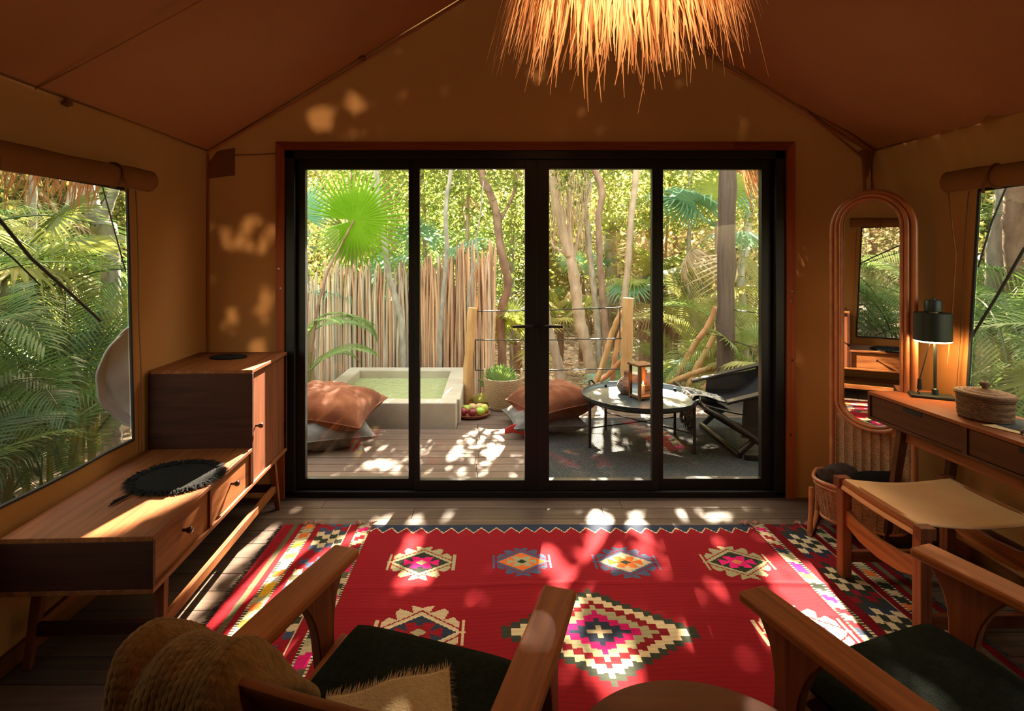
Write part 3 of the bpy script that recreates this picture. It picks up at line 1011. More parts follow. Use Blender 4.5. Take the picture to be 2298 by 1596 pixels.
def cushion(name, parent, x0, x1, y0, y1, z0, z1, m, tilt=0, loc=(0, 0, 0), rot=(0, 0, 0), crown=0.015):
    g = MB()
    n = 22

    def shell(top):
        def fn(u, v):
            a, b = u * 2 - 1, v * 2 - 1
            k = (1 - abs(a) ** 7) ** (1 / 3.0) * (1 - abs(b) ** 7) ** (1 / 3.0)
            zc = (z0 + z1) / 2
            hz = (z1 - z0) / 2
            z = zc + (1 if top else -1) * (hz * k + (crown if top else 0.0) * k * (1 - a * a) * (1 - b * b))
            return (x0 + (x1 - x0) * u, y0 + (y1 - y0) * v, z)
        return fn
    g.grid(n, n, shell(True))
    o1 = len(g.f)
    g.grid(n, n, shell(False))
    g.f[o1:] = [tuple(reversed(f)) for f in g.f[o1:]]
    return g.build(name, m, parent, smooth=70, loc=loc, rot=rot)


def lounge_chair(label, C, deg):
    t = thing('lounge_chair', label, 'chair', (C[0], C[1], 0), math.radians(deg))
    for s in (-1, 1):
        x = s * 0.335
        # broad paddle arm
        pts = [(x - 0.045, 0.37), (x + 0.045, 0.37), (x + 0.048, 0.1), (x + 0.044 - s * 0.006, -0.2), (x + 0.034 - s * 0.01, -0.36), (x - 0.034 - s * 0.01, -0.36), (x - 0.044 - s * 0.006, -0.2), (x - 0.048, 0.1)]
        g = MB().prism([(a, b, 0.572 - 0.03 * (0.37 - b)) for a, b in pts], (0, 0, 0.028))
        g.build('armrest', M['teak'], t, bevel=0.007)
        # front support: wide at the arm, narrow at the knee, foot swept forward
        poly = smooth_poly([(0.33, 0.571), (0.20, 0.572), (0.13, 0.567), (0.17, 0.50), (0.20, 0.43), (0.215, 0.34), (0.24, 0.20), (0.275, 0.0), (0.315, 0.0), (0.30, 0.20), (0.285, 0.33), (0.28, 0.42), (0.295, 0.50)], 3)
        side_poly(t, 'front_leg', x, poly, 0.030, M['teak_z'])
        # rear leg
        side_poly(t, 'rear_leg', x - s * 0.01, [(-0.16, 0.555), (-0.23, 0.553), (-0.29, 0.30), (-0.40, 0.0), (-0.36, 0.0), (-0.24, 0.28)], 0.030, M['teak_z'])
        MB().beam((s * 0.30, 0.31, 0.345), (s * 0.30, -0.27, 0.27), 0.026, 0.06).build('side_rail', M['teak'], t, bevel=0.003)
        MB().beam((s * 0.27, -0.20, 0.30), (s * 0.27, -0.372, 0.765), 0.032, 0.034, up=(0, 1, 0)).build('back_post', M['teak_z'], t, bevel=0.004)
    MB().beam((-0.32, 0.265, 0.33), (0.32, 0.265, 0.33), 0.026, 0.055).build('front_rail', M['teak_x'], t, bevel=0.003)
    MB().beam((-0.32, -0.24, 0.27), (0.32, -0.24, 0.27), 0.026, 0.055).build('rear_rail', M['teak_x'], t, bevel=0.003)
    # curved top rail
    g = MB()

    def fn(u, v):
        x = -0.295 + 0.59 * u
        bow = -0.010 * (1 - (2 * u - 1) ** 2)
        a = 2 * PI * v
        cy_, cz_ = math.cos(a), math.sin(a)
        cy_ = math.copysign(abs(cy_) ** 0.45, cy_)
        cz_ = math.copysign(abs(cz_) ** 0.45, cz_)
        return (x, -0.362 + bow + cy_ * 0.016 + cz_ * -0.010, 0.742 + cz_ * 0.038)
    g.grid(20, 16, fn)
    for u in (0, 1):
        ring = [fn(u, v / 16) for v in range(16)]
        g.add(ring, [tuple(range(16)) if u else tuple(reversed(range(16)))])
    g.build('top_rail', M['teak_x'], t, smooth=50)
    for q in (0.40, 0.52, 0.63):
        yy = -0.20 - 0.172 * (q - 0.30) / 0.475
        MB().beam((-0.26, yy, q), (0.26, yy, q), 0.014, 0.04).build('back_slat', M['teak_x'], t, bevel=0.002)
    cushion('seat_cushion', t, -0.265, 0.265, -0.20, 0.335, 0.335, 0.425, M['cushion'], rot=(math.radians(4), 0, 0), crown=0.012)
    cushion('back_cushion', t, -0.25, 0.25, 0.0, 0.26, 0.0, 0.06, M['cushion'], loc=(0, -0.18, 0.415), rot=(math.radians(109), 0, 0), crown=0.01)
    return t


CL = (-0.247, 1.313)
CRp = (1.15, 1.317)
lounge_chair('teak lounge chair with charcoal cushions under the brown knitted throw', CL, -19)
lounge_chair('teak lounge chair with charcoal cushions beside the leather stool', CRp, 20)


def from_chair(C, deg, p):
    r = Matrix.Rotation(math.radians(deg), 4, 'Z')
    return r @ Vector(p) + Vector((C[0], C[1], 0))


# knitted throw over the rear left corner of the left chair
th = thing('knitted_throw', 'chunky brown knitted throw draped over the back of a lounge chair', 'throw', (CL[0], CL[1], 0), math.radians(-19))
prof = [(-0.47, 0.12), (-0.47, 0.30), (-0.47, 0.50), (-0.465, 0.65), (-0.452, 0.73), (-0.412, 0.785), (-0.345, 0.792), (-0.28, 0.755), (-0.22, 0.705), (-0.17, 0.655), (-0.135, 0.605), (-0.115, 0.555)]


def cr(keys, t):
    n = len(keys) - 1
    i = min(int(t * n), n - 1)
    f_ = t * n - i
    p0, p1, p2, p3 = [Vector(keys[max(0, min(n, i + k - 1))]) for k in range(4)]
    return 0.5 * ((2 * p1) + (p2 - p0) * f_ + (2 * p0 - 5 * p1 + 4 * p2 - p3) * f_ * f_ + (-p0 + 3 * p1 - 3 * p2 + p3) * f_ ** 3)


def throw_fn(u, v):
    y, z = cr(prof, v)
    # u 0: left hem, 1: right hem
    front = max(0.0, (v - 0.45) / 0.55)
    back = max(0.0, (0.45 - v) / 0.45)
    xl = -0.312 - 0.04 * front + 0.13 * back
    xr = 0.0 - 0.11 * front - 0.05 * back
    x = xl + (xr - xl) * u
    fold = 0.007 * math.sin(u * 9 + v * 2.0) + 0.004 * math.sin(u * 17 + 1 + v)
    z += fold * (0.3 + 0.7 * (1 - abs(v - 0.45)))
    y += -0.02 * math.sin(u * 7 + 1) * back - 0.01 * noise.noise(Vector((u * 6, v * 6, 0)))
    z -= 0.055 * max(0, u - 0.7) / 0.3 * (1 - back)
    z -= 0.20 * max(0, 0.06 - u) / 0.06 * 0.4
    z -= 0.018 * math.exp(-((u - 0.22) / 0.07) ** 2) * (1 - back)
    # rib relief
    rib = abs(math.sin(u * PI * 24)) ** 0.6
    st = 0.5 + 0.5 * math.sin(v * PI * 96 + (math.pi if int(u * 24) % 2 else 0))
    n_ = 0.0018 * rib + 0.0016 * st * rib
    ny, nz_ = (-1, 0.2) if v < 0.3 else ((0, 1) if v > 0.42 else (-0.5, 0.8))
    return (x, y + ny * n_, z + nz_ * n_)


g = MB().grid(170, 330, throw_fn)
g.build('knit_body', M['knit'], th, smooth=80, solid=0.012)
g = MB()
rr = random.Random(2)
for k in range(1800):
    u, v = rr.random(), rr.random()
    p_ = Vector(throw_fn(u, v))
    d = Vector((rr.uniform(-1, 1), rr.uniform(-1, 0.3) if v < 0.4 else rr.uniform(-.6, .6), rr.uniform(0.0, 1.0))).normalized() * rr.uniform(0.006, 0.016)
    t_ = Vector((rr.uniform(-1, 1), rr.uniform(-1, 1), 0)).normalized() * 0.0006
    g.add([p_ - t_, p_ + t_, p_ + d], [(0, 1, 2)])
f = g.build('fuzz', M['knit'], th, smooth=0)
f['kind'] = 'stuff'
# rolled hem seen at the right side of the throw
g = MB()
for q, rad in ((0.0, 0.016), (0.03, 0.013)):
    g.tube([Vector(throw_fn(0.995, v)) + Vector((-0.004 - q * 0.2, 0.006, 0.0 - q * 0.5)) for v in np.linspace(0.30, 0.96, 26)], rad, 8)
g.build('hem', M['knit'], th, smooth=70)

# fringed cloth lying on the seat of the left chair
fc = thing('fringed_cloth', 'beige woven cloth with a frayed edge lying on a charcoal seat cushion', 'cloth', from_chair(CL, -17, (0.10, 0.165, 0.449)), math.radians(-17))


def cloth_fn(u, v):
    p_ = Vector((-0.80, -0.60, 0)) * (0.30 * (1 - u)) + Vector((0.40, -0.91, 0)) * (0.24 * (1 - v))
    p_.z = 0.006 + 0.010 * math.sin(u * 5 + v * 2) ** 2
    return p_


MB().grid(30, 30, cloth_fn).build('woven_sheet', M['fringe_cloth'], fc, smooth=70, solid=0.004)
g = MB()
for k in range(150):
    u = k / 149
    for (a, b, dx, dy) in ((u, 1, rr.uniform(-0.014, 0.002), rr.uniform(0.016, 0.034)), (1, u, rr.uniform(0.008, 0.022), rr.uniform(-0.004, 0.014))):
        p_ = Vector(cloth_fn(a, b))
        q_ = p_ + Vector((dx, dy, rr.uniform(-0.003, 0.010)))
        t_ = Vector((0.0012, 0.0008, 0))
        g.add([p_ - t_, p_ + t_, q_], [(0, 1, 2)])
f = g.build('fringe', M['fringe_cloth'], fc, smooth=0)
f['kind'] = 'stuff'

# round side table at the bottom of the frame
rt = thing('side_table', 'round wooden side table standing between the two lounge chairs', 'table', (0.425, 1.055, 0))
MB().lathe([(0, 0.478), (0.26, 0.478), (0.285, 0.486), (0.290, 0.495), (0.286, 0.503), (0.27, 0.505), (0, 0.505)], 72).build('tabletop', M['table_wood'], rt, smooth=40)
for k in range(3):
    a = k * 2 * PI / 3 + 0.5
    MB().beam((0.14 * math.cos(a), 0.14 * math.sin(a), 0.479), (0.22 * math.cos(a), 0.22 * math.sin(a), 0.012), 0.04, 0.04, 0.026, 0.026).build('leg', M['teak_z'], rt, bevel=0.004)
o = MB().prism([(0, 0, 0), (0.17, 0.02, 0), (0.19, 0.14, 0), (0.02, 0.12, 0)], (0, 0, 0.004)).build('notepad', M['paper'], loc=(0.44, 0.90, 0.506))
tag(o, 'small cream notepad lying on the round side table', 'notepad')

# ------------------------------------------------------------ leather sling stool (right)
st = thing('sling_stool', 'wooden stool with a pale leather sling seat beside the desk', 'stool', (1.90, 2.43, 0), math.radians(1))
HW, HD, HZ = 0.245, 0.235, 0.45
for sx in (-1, 1):
    for sy in (-1, 1):
        MB().box(sx * HW - 0.022, sx * HW + 0.022, sy * HD - 0.024, sy * HD + 0.024, 0.008, HZ - 0.03).build('leg', M['teak_z'], st, bevel=0.004)
        MB().box(sx * HW - 0.030, sx * HW + 0.030, sy * (HD + 0.012) - 0.022, sy * (HD + 0.012) + 0.022, HZ - 0.03, HZ + 0.018).build('rail_end', M['walnut_z'], st, bevel=0.003)
    poly = [(-HD, 0.335), (-0.12, 0.305), (0, 0.295), (0.12, 0.305), (HD, 0.335), (HD, 0.265), (0.12, 0.225), (0, 0.215), (-0.12, 0.225), (-HD, 0.265)]
    side_poly(st, 'curved_rail', sx * (HW - 0.004), poly, 0.022, M['teak'], bev=0.003)
MB().box(-HW, HW, -HD - 0.016, -HD + 0.010, 0.075, 0.125).build('stretcher', M['teak_x'], st, bevel=0.003)
MB().box(-HW, HW, HD - 0.010, HD + 0.016, 0.075, 0.125).build('stretcher', M['teak_x'], st, bevel=0.003)
for sx in (-1, 1):
    MB().beam((sx * HW, -HD - 0.03, HZ - 0.006), (sx * HW, HD + 0.03, HZ - 0.006), 0.036, 0.036).build('top_rail', M['teak'], st, bevel=0.008)


def sling(u, v):
    x = -HW - 0.022 + (2 * HW + 0.044) * u
    y = -HD + 0.012 + (2 * HD - 0.024) * v
    e = min(u, 1 - u)
    z = HZ + 0.016 - 0.022 * math.sin(PI * u) - 0.006 * math.sin(PI * v)
    if e < 0.04:
        z -= 0.045 * (1 - e / 0.04) ** 1.5
    return (x, y, z)


MB().grid(50, 16, sling).build('sling_seat', M['leather'], st, smooth=70, solid=0.006)

# ------------------------------------------------------------ desk
dk = thing('writing_desk', 'wooden writing desk with two flush drawers under the right mesh window', 'desk', (1.985, 3.0, 0), math.radians(2.6))
DD, DL = 0.335, 1.16
z0, z1 = 0.647, 0.79
MB().box(0, DD, -DL, 0, z1 - 0.016, z1).build('top', M['desk_wood'], dk, bevel=0.002)
MB().box(0, DD, -DL, 0, z0, z0 + 0.014).build('bottom', M['desk_dark'], dk, bevel=0.002)
MB().box(0, DD, -0.016, 0, z0 + 0.014, z1 - 0.016).build('side_panel', M['desk_dark'], dk)
MB().box(0, DD, -DL, -DL + 0.016, z0 + 0.014, z1 - 0.016).build('side_panel', M['desk_dark'], dk)
MB().box(0.001, 0.02, -0.592, -0.568, z0 + 0.014, z1 - 0.016).build('divider', M['desk_dark'], dk)
for a, b in ((-0.565, -0.019), (-1.141, -0.595)):
    d_ = MB().box(0.008, 0.32, a, b, z0 + 0.017, z1 - 0.020).build('drawer', M['desk_dark'], dk, bevel=0.001)
    MB().box(0.005, 0.012, (a + b) / 2 - 0.055, (a + b) / 2 + 0.055, z1 - 0.042, z1 - 0.019).build('grip_slot', M['dark_under'], d_)
for y, s in ((-0.20, 1), (-DL + 0.2, -1)):
    for x, t_ in ((0.035, -1), (DD - 0.035, 1)):
        MB().beam((x, y, z0), (x + t_ * 0.02, y + s * 0.10, 0.0), 0.045, 0.034, 0.028, 0.026, up=(0, 1, 0)).build('leg', M['desk_dark'], dk, bevel=0.003)
MB().beam((0.05, -0.12, z0 - 0.03), (0.05, -DL + 0.12, z0 - 0.03), 0.02, 0.058).build('apron', M['desk_wood'], dk, bevel=0.002)
MB().beam((DD - 0.04, -0.12, 0.22), (DD - 0.04, -DL + 0.12, 0.22), 0.02, 0.04).build('rear_stretcher', M['desk_dark'], dk, bevel=0.002)

# desk lamp
LX, LY = 2.235, 2.865
dl = thing('desk_lamp', 'dark green metal desk lamp with a lit drum shade on the writing desk', 'lamp', (LX, LY, 0.792))
MB().box(-0.105, 0.075, -0.055, 0.05, 0.0, 0.012).build('base', M['lamp_green'], dl, bevel=0.002, rot=(0, 0, -0.5))
MB().tube([(0.0, 0, 0.01), (0.0, 0, 0.33)], 0.0075, 12).build('pole', M['lamp_green'], dl)
MB().lathe([(0.014, 0.01), (0.014, 0.04), (0.009, 0.045), (0, 0.045)], 16).build('collar', M['lamp_green'], dl)
sh = MB().lathe([(0.078, 0.285), (0.080, 0.285), (0.080, 0.422), (0.076, 0.425), (0.03, 0.425), (0.03, 0.421), (0.076, 0.419), (0.078, 0.289)], 40, (-0.012, 0, 0))
sh.build('lamp_shade', M['lamp_green'], dl, smooth=40)
MB().lathe([(0.036, 0.430), (0.038, 0.432), (0.038, 0.483), (0.034, 0.488), (0.012, 0.488), (0.010, 0.497), (0, 0.498)], 28, (-0.010, 0, 0)).build('shade_cap', M['lamp_green'], dl, smooth=40)
MB().lathe([(0.02, 0.423), (0.022, 0.431), (0, 0.432)], 20, (-0.01, 0, 0)).build('vent_ring', M['paper'], dl)
MB().lathe([(0, 0.277), (0.070, 0.278), (0.077, 0.281), (0.0795, 0.2845), (0, 0.2845)], 40, (-0.012, 0, 0)).build('diffuser', M['lamp_glow'], dl)
g = MB().tube([(-0.022, 0.0, 0.29), (-0.03, 0.015, 0.22), (-0.05, 0.02, 0.13), (-0.062, 0.022, 0.085)], 0.0028, 6)
g.tube([(-0.062, 0.022, 0.013), (-0.066, 0.03, 0.02), (-0.062, 0.022, 0.04)], 0.0028, 6)
g.build('cord', M['black_metal'], dl)
MB().tube([(-0.062, 0.022, 0.035), (-0.062, 0.022, 0.088)], [0.011, 0.008], 8).build('cord_switch', M['black_metal'], dl)
ld = bpy.data.lights.new('desk_lamp_bulb', 'POINT')
ld.energy = 3.4
ld.color = (1.0, 0.62, 0.28)
ld.shadow_soft_size = 0.05
lo = bpy.data.objects.new('desk_lamp_bulb', ld)
COL.objects.link(lo)
lo.location = (LX - 0.012, LY, 0.792 + 0.27)

# lidded coiled basket, dark mat, envelope and twig bundle on the desk
o = MB().lathe([(0, 0), (0.155, 0), (0.157, 0.002), (0.155, 0.004), (0, 0.004)], 48, sx=0.62, sy=1.0).build('table_mat', M['charcoal'], loc=(2.215, 2.38, 0.7915), smooth=30)
tag(o, 'dark grey oval mat on the desk beneath the lidded basket', 'mat')
lb = thing('lidded_basket', 'oval coiled straw basket with a knobbed lid on the writing desk', 'basket', (2.155, 2.485, 0.796), 0.1)
prof_ = [(0, 0.0), (0.088, 0.0)]
for k in range(14):
    z = 0.004 + k * 0.0066
    prof_ += [(0.0905 + 0.004 * k / 14, z), (0.0935 + 0.004 * k / 14, z + 0.0033)]
MB().lathe(prof_ + [(0.09, 0.098), (0, 0.098)], 48, sx=0.92, sy=1.15).build('basket_body', M['coil'], lb, smooth=80)
prof_ = [(0.098, 0.094), (0.103, 0.098), (0.103, 0.108)]
for k in range(14):
    r = 0.101 * (1 - k / 14)
    prof_ += [(r, 0.110 + 0.020 * k / 14 + 0.0014 * (k % 2))]
MB().lathe(prof_ + [(0, 0.131)], 48, sx=0.92, sy=1.15).build('basket_lid', M['coil'], lb, smooth=80)
MB().lathe([(0.008, 0.128), (0.012, 0.134), (0.019, 0.142), (0.020, 0.150), (0.014, 0.156), (0, 0.158)], 20).build('lid_knob', M['coil'], lb, smooth=60)
o = MB().prism([(0.0, 0.06, 0), (0.075, -0.13, 0), (0.205, -0.10, 0), (0.165, 0.07, 0)], (0, 0, 0.002)).build('envelope', M['paper'], loc=(2.06, 2.33, 0.792))
tag(o, 'kraft paper envelope lying on the writing desk', 'envelope')
tb = thing('twig_bundle', 'small dark bundle of dried twigs lying on the kraft envelope', 'bundle', (2.125, 2.25, 0.7965), 0.4)
for k in range(14):
    y = rr.uniform(-0.012, 0.012)
    MB().tube([(-0.05 + rr.uniform(0, 0.01), y * 0.6, 0.006 + rr.uniform(0, 0.014)), (0.0, y, 0.008 + rr.uniform(0, 0.016)), (0.075, y * 1.6, 0.008 + rr.uniform(0, 0.02))], [0.003, 0.004, 0.002], 5).build('twig', M['twig'], tb)

# ------------------------------------------------------------ rattan mirror
MX, MY = 2.085, 3.12
mr = thing('standing_mirror', 'tall arched rattan mirror with a wicker base beside the desk', 'mirror', (MX, MY, 0), math.radians(-58.5))
W = 0.205


def stadium(w, zb_, zt_, n=18, rb=None):
    pts = []
    rt_ = w
    for k in range(n + 1):
        a = PI * k / n
        pts.append((w * math.cos(a), 0, zt_ - w + w * math.sin(a)))
    for k in range(n + 1):
        a = PI + PI * k / n
        pts.append((w * math.cos(a), 0, zb_ + w * 0.75 + w * 0.75 * math.sin(a)))
    pts.append(pts[0])
    return pts


for k, (w, rad) in enumerate(((W - 0.030, 0.0125), (W - 0.052, 0.0115))):
    MB().tube([(x, -0.012, z) for x, y, z in stadium(w, 0.55 + 0.02 * k, 1.835 - 0.02 * k)], rad, 10, cap=False).build('frame_pole', M['rattan'], mr, smooth=70)
arch = [(W, 0, 0.04)] + [(W, 0, z) for z in (0.5, 1.0, 1.4)] + [(W * math.cos(PI * k / 20), 0, 1.85 - W + W * math.sin(PI * k / 20)) for k in range(21)] + [(-W, 0, z) for z in (1.4, 1.0, 0.5)] + [(-W, 0, 0.04)]
MB().tube(arch, 0.0155, 12).build('outer_frame_pole', M['rattan'], mr, smooth=70)
st_pts = stadium(W - 0.058, 0.57, 1.81)[:-1]
MB().add([(x, -0.006, z) for x, y, z in st_pts], [tuple(range(len(st_pts)))]).build('mirror_glass', M['mirror'], mr, smooth=0)
MB().add([(x * 1.25, 0.006, z) for x, y, z in st_pts] , [tuple(reversed(range(len(st_pts))))]).build('backing', M['walnut_z'], mr, smooth=0)
MB().grid(16, 30, lambda u, v: (-W + 2 * W * u, -0.004 - 0.001 * math.cos(u * 16 * PI), 0.06 + (0.60 + 0.10 * (2 * u - 1) ** 2 - 0.06) * v)).build('wicker_panel', M['wicker'], mr, smooth=60)
for k in range(9):
    x = -W + 2 * W * (k + 0.5) / 9
    MB().tube([(x, -0.008, 0.07), (x, -0.009, 0.535 + 0.07 * (x / W) ** 2)], 0.0028, 6).build('wicker_stake', M['wicker'], mr)
MB().tube([(-W, 0, 0.07), (W, 0, 0.07)], 0.012, 10).build('foot_rail', M['rattan'], mr)

# wicker cradle basket with two blankets
wb_ = thing('wicker_cradle', 'low wicker cradle basket on curved rattan feet in front of the mirror', 'basket', (1.985, 3.04, 0), math.radians(-36))
LW, LD = 0.225, 0.145


def superell(a, w, d, n=3.2):
    c, s = math.cos(a), math.sin(a)
    return (math.copysign(abs(c) ** (2 / n), c) * w, math.copysign(abs(s) ** (2 / n), s) * d)


def cradle(u, v):
    k = 0.84 + 0.16 * v
    x, y = superell(2 * PI * u, LW * k, LD * k)
    z = 0.085 + 0.20 * v + 0.010 * (x / LW) ** 2
    return (x, y, z)


g = MB().grid(72, 16, cradle, wrap=True)
g.add([cradle(i / 72, 0) for i in range(72)], [tuple(reversed(range(72)))])
g.build('wicker_body', M['wicker'], wb_, smooth=50)
for k in range(40):
    u = k / 40
    MB().tube([Vector(cradle(u, v)) * 1.0 + Vector((0, 0, 0)) for v in (0, 0.5, 1)], 0.0045, 5).build('wicker_stake', M['wicker'], wb_)
for v, r in ((1.0, 0.011), (0.88, 0.008), (0.02, 0.009)):
    MB().tube([Vector(cradle(k / 48, v)) for k in range(49)], r, 8, cap=False).build('rim_pole', M['rattan'], wb_, smooth=60)
for s in (-1, 1):
    g = MB().tube([(s * (LW + 0.004), -LD - 0.030, 0.022), (s * (LW + 0.0), -LD * 0.6, 0.014), (s * LW, 0, 0.010), (s * LW, LD * 0.6, 0.014), (s * (LW + 0.004), LD + 0.030, 0.022)], 0.013, 10)
    g.build('rocker', M['rattan'], wb_, smooth=60)
    for q in (-1, 1):
        MB().tube([(s * LW, q * LD * 0.95, 0.26), (s * LW, q * LD * 1.0, 0.13), (s * (LW + 0.003), q * (LD + 0.018), 0.025)], [0.011, 0.012, 0.0135], 10).build('leg', M['rattan'], wb_, smooth=60)


def roll(name, label, loc, rot, L_, r, m, seed):
    def fn(u, v):
        a = 2 * PI * u
        k = (1 - abs(2 * v - 1) ** 8) ** 0.5 if 0 < v < 1 else 0.0
        rad = r * (0.25 + 0.75 * k) * (1 + 0.13 * noise.noise(Vector((math.cos(a) * 1.3, math.sin(a) * 1.3, v * 3 + seed))))
        if v in (0, 1):
            rad = 0.002
        return (L_ * (v - 0.5), rad * math.cos(a), rad * 0.85 * math.sin(a))
    o = MB().grid(28, 24, fn, wrap=True).build(name, m, loc=loc, rot=rot, smooth=70)
    tag(o, label, 'blanket')
    return o


roll('rolled_blanket', 'dark brown fleece blanket bundled in the wicker cradle, its rounder one', (1.915, 3.13, 0.275), (0.2, 0, 0.4), 0.20, 0.085, M['dark_blanket'], 2)
roll('rolled_blanket', 'black blanket bundled in the wicker cradle nearest the desk leg', (2.055, 3.02, 0.27), (0.3, -0.2, -0.6), 0.22, 0.10, mat('black_fleece', (0.008, 0.006, 0.005), rough=1.0, spec=0.05), 7)

# ------------------------------------------------------------ straw pendant
PX, PY, PZ = 0.445, 1.92, 2.62
pd = thing('straw_pendant', 'large shaggy straw pendant lamp hanging under the tent roof', 'lamp', (PX, PY, PZ))
MB().tube([(0.30 * math.cos(a), 0.30 * math.sin(a), 0.0) for a in np.linspace(0, 2 * PI, 33)], 0.008, 6, cap=False).build('ring', M['seam'], pd)
MB().tube([(0.16 * math.cos(a), 0.16 * math.sin(a), 0.24) for a in np.linspace(0, 2 * PI, 33)], 0.008, 6, cap=False).build('ring', M['seam'], pd)
MB().lathe([(0.0, 0.42), (0.05, 0.41), (0.17, 0.27), (0.31, 0.02)], 32).build('woven_cap', M['thatch'], pd, smooth=40)
MB().tube([(0, 0, 0.42), (0, 0, 0.72)], 0.006, 6).build('cord', M['seam'], pd)
MB().lathe([(0, -0.05), (0.025, -0.04), (0.035, -0.01), (0.028, 0.025), (0.014, 0.05), (0.014, 0.09), (0, 0.09)], 16, (0, 0, 0)).build('bulb', M['bulb'], pd)
g = MB()
rr = random.Random(21)
for k in range(820):
    tier = rr.random()
    a = rr.uniform(0, 2 * PI)
    r0_ = 0.30 - 0.14 * tier + rr.uniform(-0.01, 0.015)
    z0_ = 0.0 + 0.24 * tier
    ln = rr.uniform(0.30, 0.46) + 0.16 * tier
    if rr.random() < 0.12:
        ln += rr.uniform(0.05, 0.13)
    flare = rr.uniform(0.18, 0.42)
    w = rr.uniform(0.0022, 0.0100)
    c, s = math.cos(a), math.sin(a)
    da = rr.uniform(-0.28, 0.28)
    curl = rr.uniform(-0.03, 0.03)
    wd = Vector((-s * math.cos(rr.uniform(-1, 1)), c, rr.uniform(-0.3, 0.3))).normalized()
    prev = None
    nseg = 5
    vs, fs = [], []
    for q in range(nseg + 1):
        t = q / nseg
        rr_ = r0_ + flare * ln * (t ** 0.9) * 0.9
        aa = a + da * t * t * 0.6
        z = z0_ - ln * (t ** 1.08)
        x_, y_ = math.cos(aa) * rr_, math.sin(aa) * rr_
        off = curl * math.sin(PI * t) + (curl * 1.5 * max(0, t - 0.75) * 4 if k % 3 == 0 else 0)
        p_ = Vector((x_ - s * off, y_ + c * off, z))
        ww = w * (1.0 - 0.85 * t ** 2)
        vs += [p_ - wd * ww, p_ + wd * ww]
        if q:
            fs.append((2 * q - 2, 2 * q - 1, 2 * q + 1, 2 * q))
    g.add(vs, fs)
f = g.build('straw_strands', M['straw'], pd, smooth=0)
f['kind'] = 'stuff'
pl = bpy.data.lights.new('pendant_bulb', 'POINT')
pl.energy = 13
pl.color = (1.0, 0.56, 0.28)
pl.shadow_soft_size = 0.06
po = bpy.data.objects.new('pendant_bulb', pl)
COL.objects.link(po)
po.location = (PX, PY, PZ - 0.12)

# ============================================================ OUTSIDE
GZ = -0.35
# ground with leaf litter
gr = struct('ground')


def ground_z(x, y):
    r = max(0.0, y - 7.0)
    return GZ + 0.05 * noise.noise(Vector((x * 0.5, y * 0.5, 0))) + 0.012 * r


MB().grid(70, 60, lambda u, v: (-22 + 46 * u, -6 + 46 * v, ground_z(-22 + 46 * u, -6 + 46 * v) - (0.02 if -6 + 46 * v > 3.5 else 0.12))).build('earth', M['soil'], gr, smooth=80)
rr = random.Random(31)
g = MB()
for k in range(9000):
    if k % 3:
        x = rr.uniform(-0.5, 5.0); y = 6.1 + 9 * rr.random() ** 1.4
    else:
        x = rr.uniform(-9, 10); y = rr.uniform(2.0, 17)
        if XL - 0.2 < x < XR + 0.4 and y < 6.0:
            continue
    s = rr.uniform(0.03, 0.085)
    a = rr.uniform(0, 2 * PI)
    z = ground_z(x, y) + rr.uniform(0.0, 0.035)
    dx, dy = math.cos(a) * s, math.sin(a) * s
    tl = rr.uniform(-0.03, 0.03)
    g.add([(x - dx, y - dy, z), (x + dy * 0.35, y - dx * 0.35, z + 0.012 + tl), (x + dx, y + dy, z + tl), (x - dy * 0.35, y + dx * 0.35, z + 0.01)], [(0, 1, 2, 3)])
o = g.build('leaf_litter', M['litter'], smooth=0)
tag(o, 'fallen dry leaves covering the ground beyond the deck', 'litter', kind='stuff')

# deck
dk_ = struct('deck_floor')
y1 = 5.93
k = 0
POOL = (-1.62, -0.295, 5.0, 6.6)
r0 = random.Random(12)
while y1 > YD + 0.13:
    y0 = y1 - 0.14
    xs = [-2.4, -0.13 + 0.012 * (k % 3) + (0.02 if k % 5 else -1.1), 2.0 + 0.5 * (k % 2), 3.6]
    for a, b in zip(xs[:-1], xs[1:]):
        if y1 > POOL[2] - 0.01:
            if b <= POOL[1]:
                continue
            a = max(a, POOL[1] + 0.004)
        MB().box(a + 0.002, b - 0.002, y0 + 0.003, y1 - 0.003, -0.03, 0.0).build('plank', M['deck'], dk_, smooth=0)
    y1 -= 0.14
    k += 1
MB().box(-2.4, 3.6, YD + 0.14, 5.0, -0.10, -0.035).build('joist_bed', M['dark_under'], dk_)
MB().box(-0.28, 3.6, 5.0, 5.92, -0.10, -0.035).build('joist_bed', M['dark_under'], dk_)

# plunge pool
pp = thing('plunge_pool', 'square plastered plunge pool filled with green water in front of the stick fence', 'pool', (0, 0, 0))
x0, x1, ya, yb, zt = -1.62, -0.295, 5.0, 6.6, 0.215


def ringbox(name, m, zlo, zhi, rim):
    g = MB()
    g.box(x0, x1, ya, ya + rim, zlo, zhi)
    g.box(x0, x1, yb - 0.17, yb, zlo, zhi)
    g.box(x0, x0 + 0.15, ya + rim, yb - 0.17, zlo, zhi)
    g.box(x1 - 0.15, x1, ya + rim, yb - 0.17, zlo, zhi)
    return g


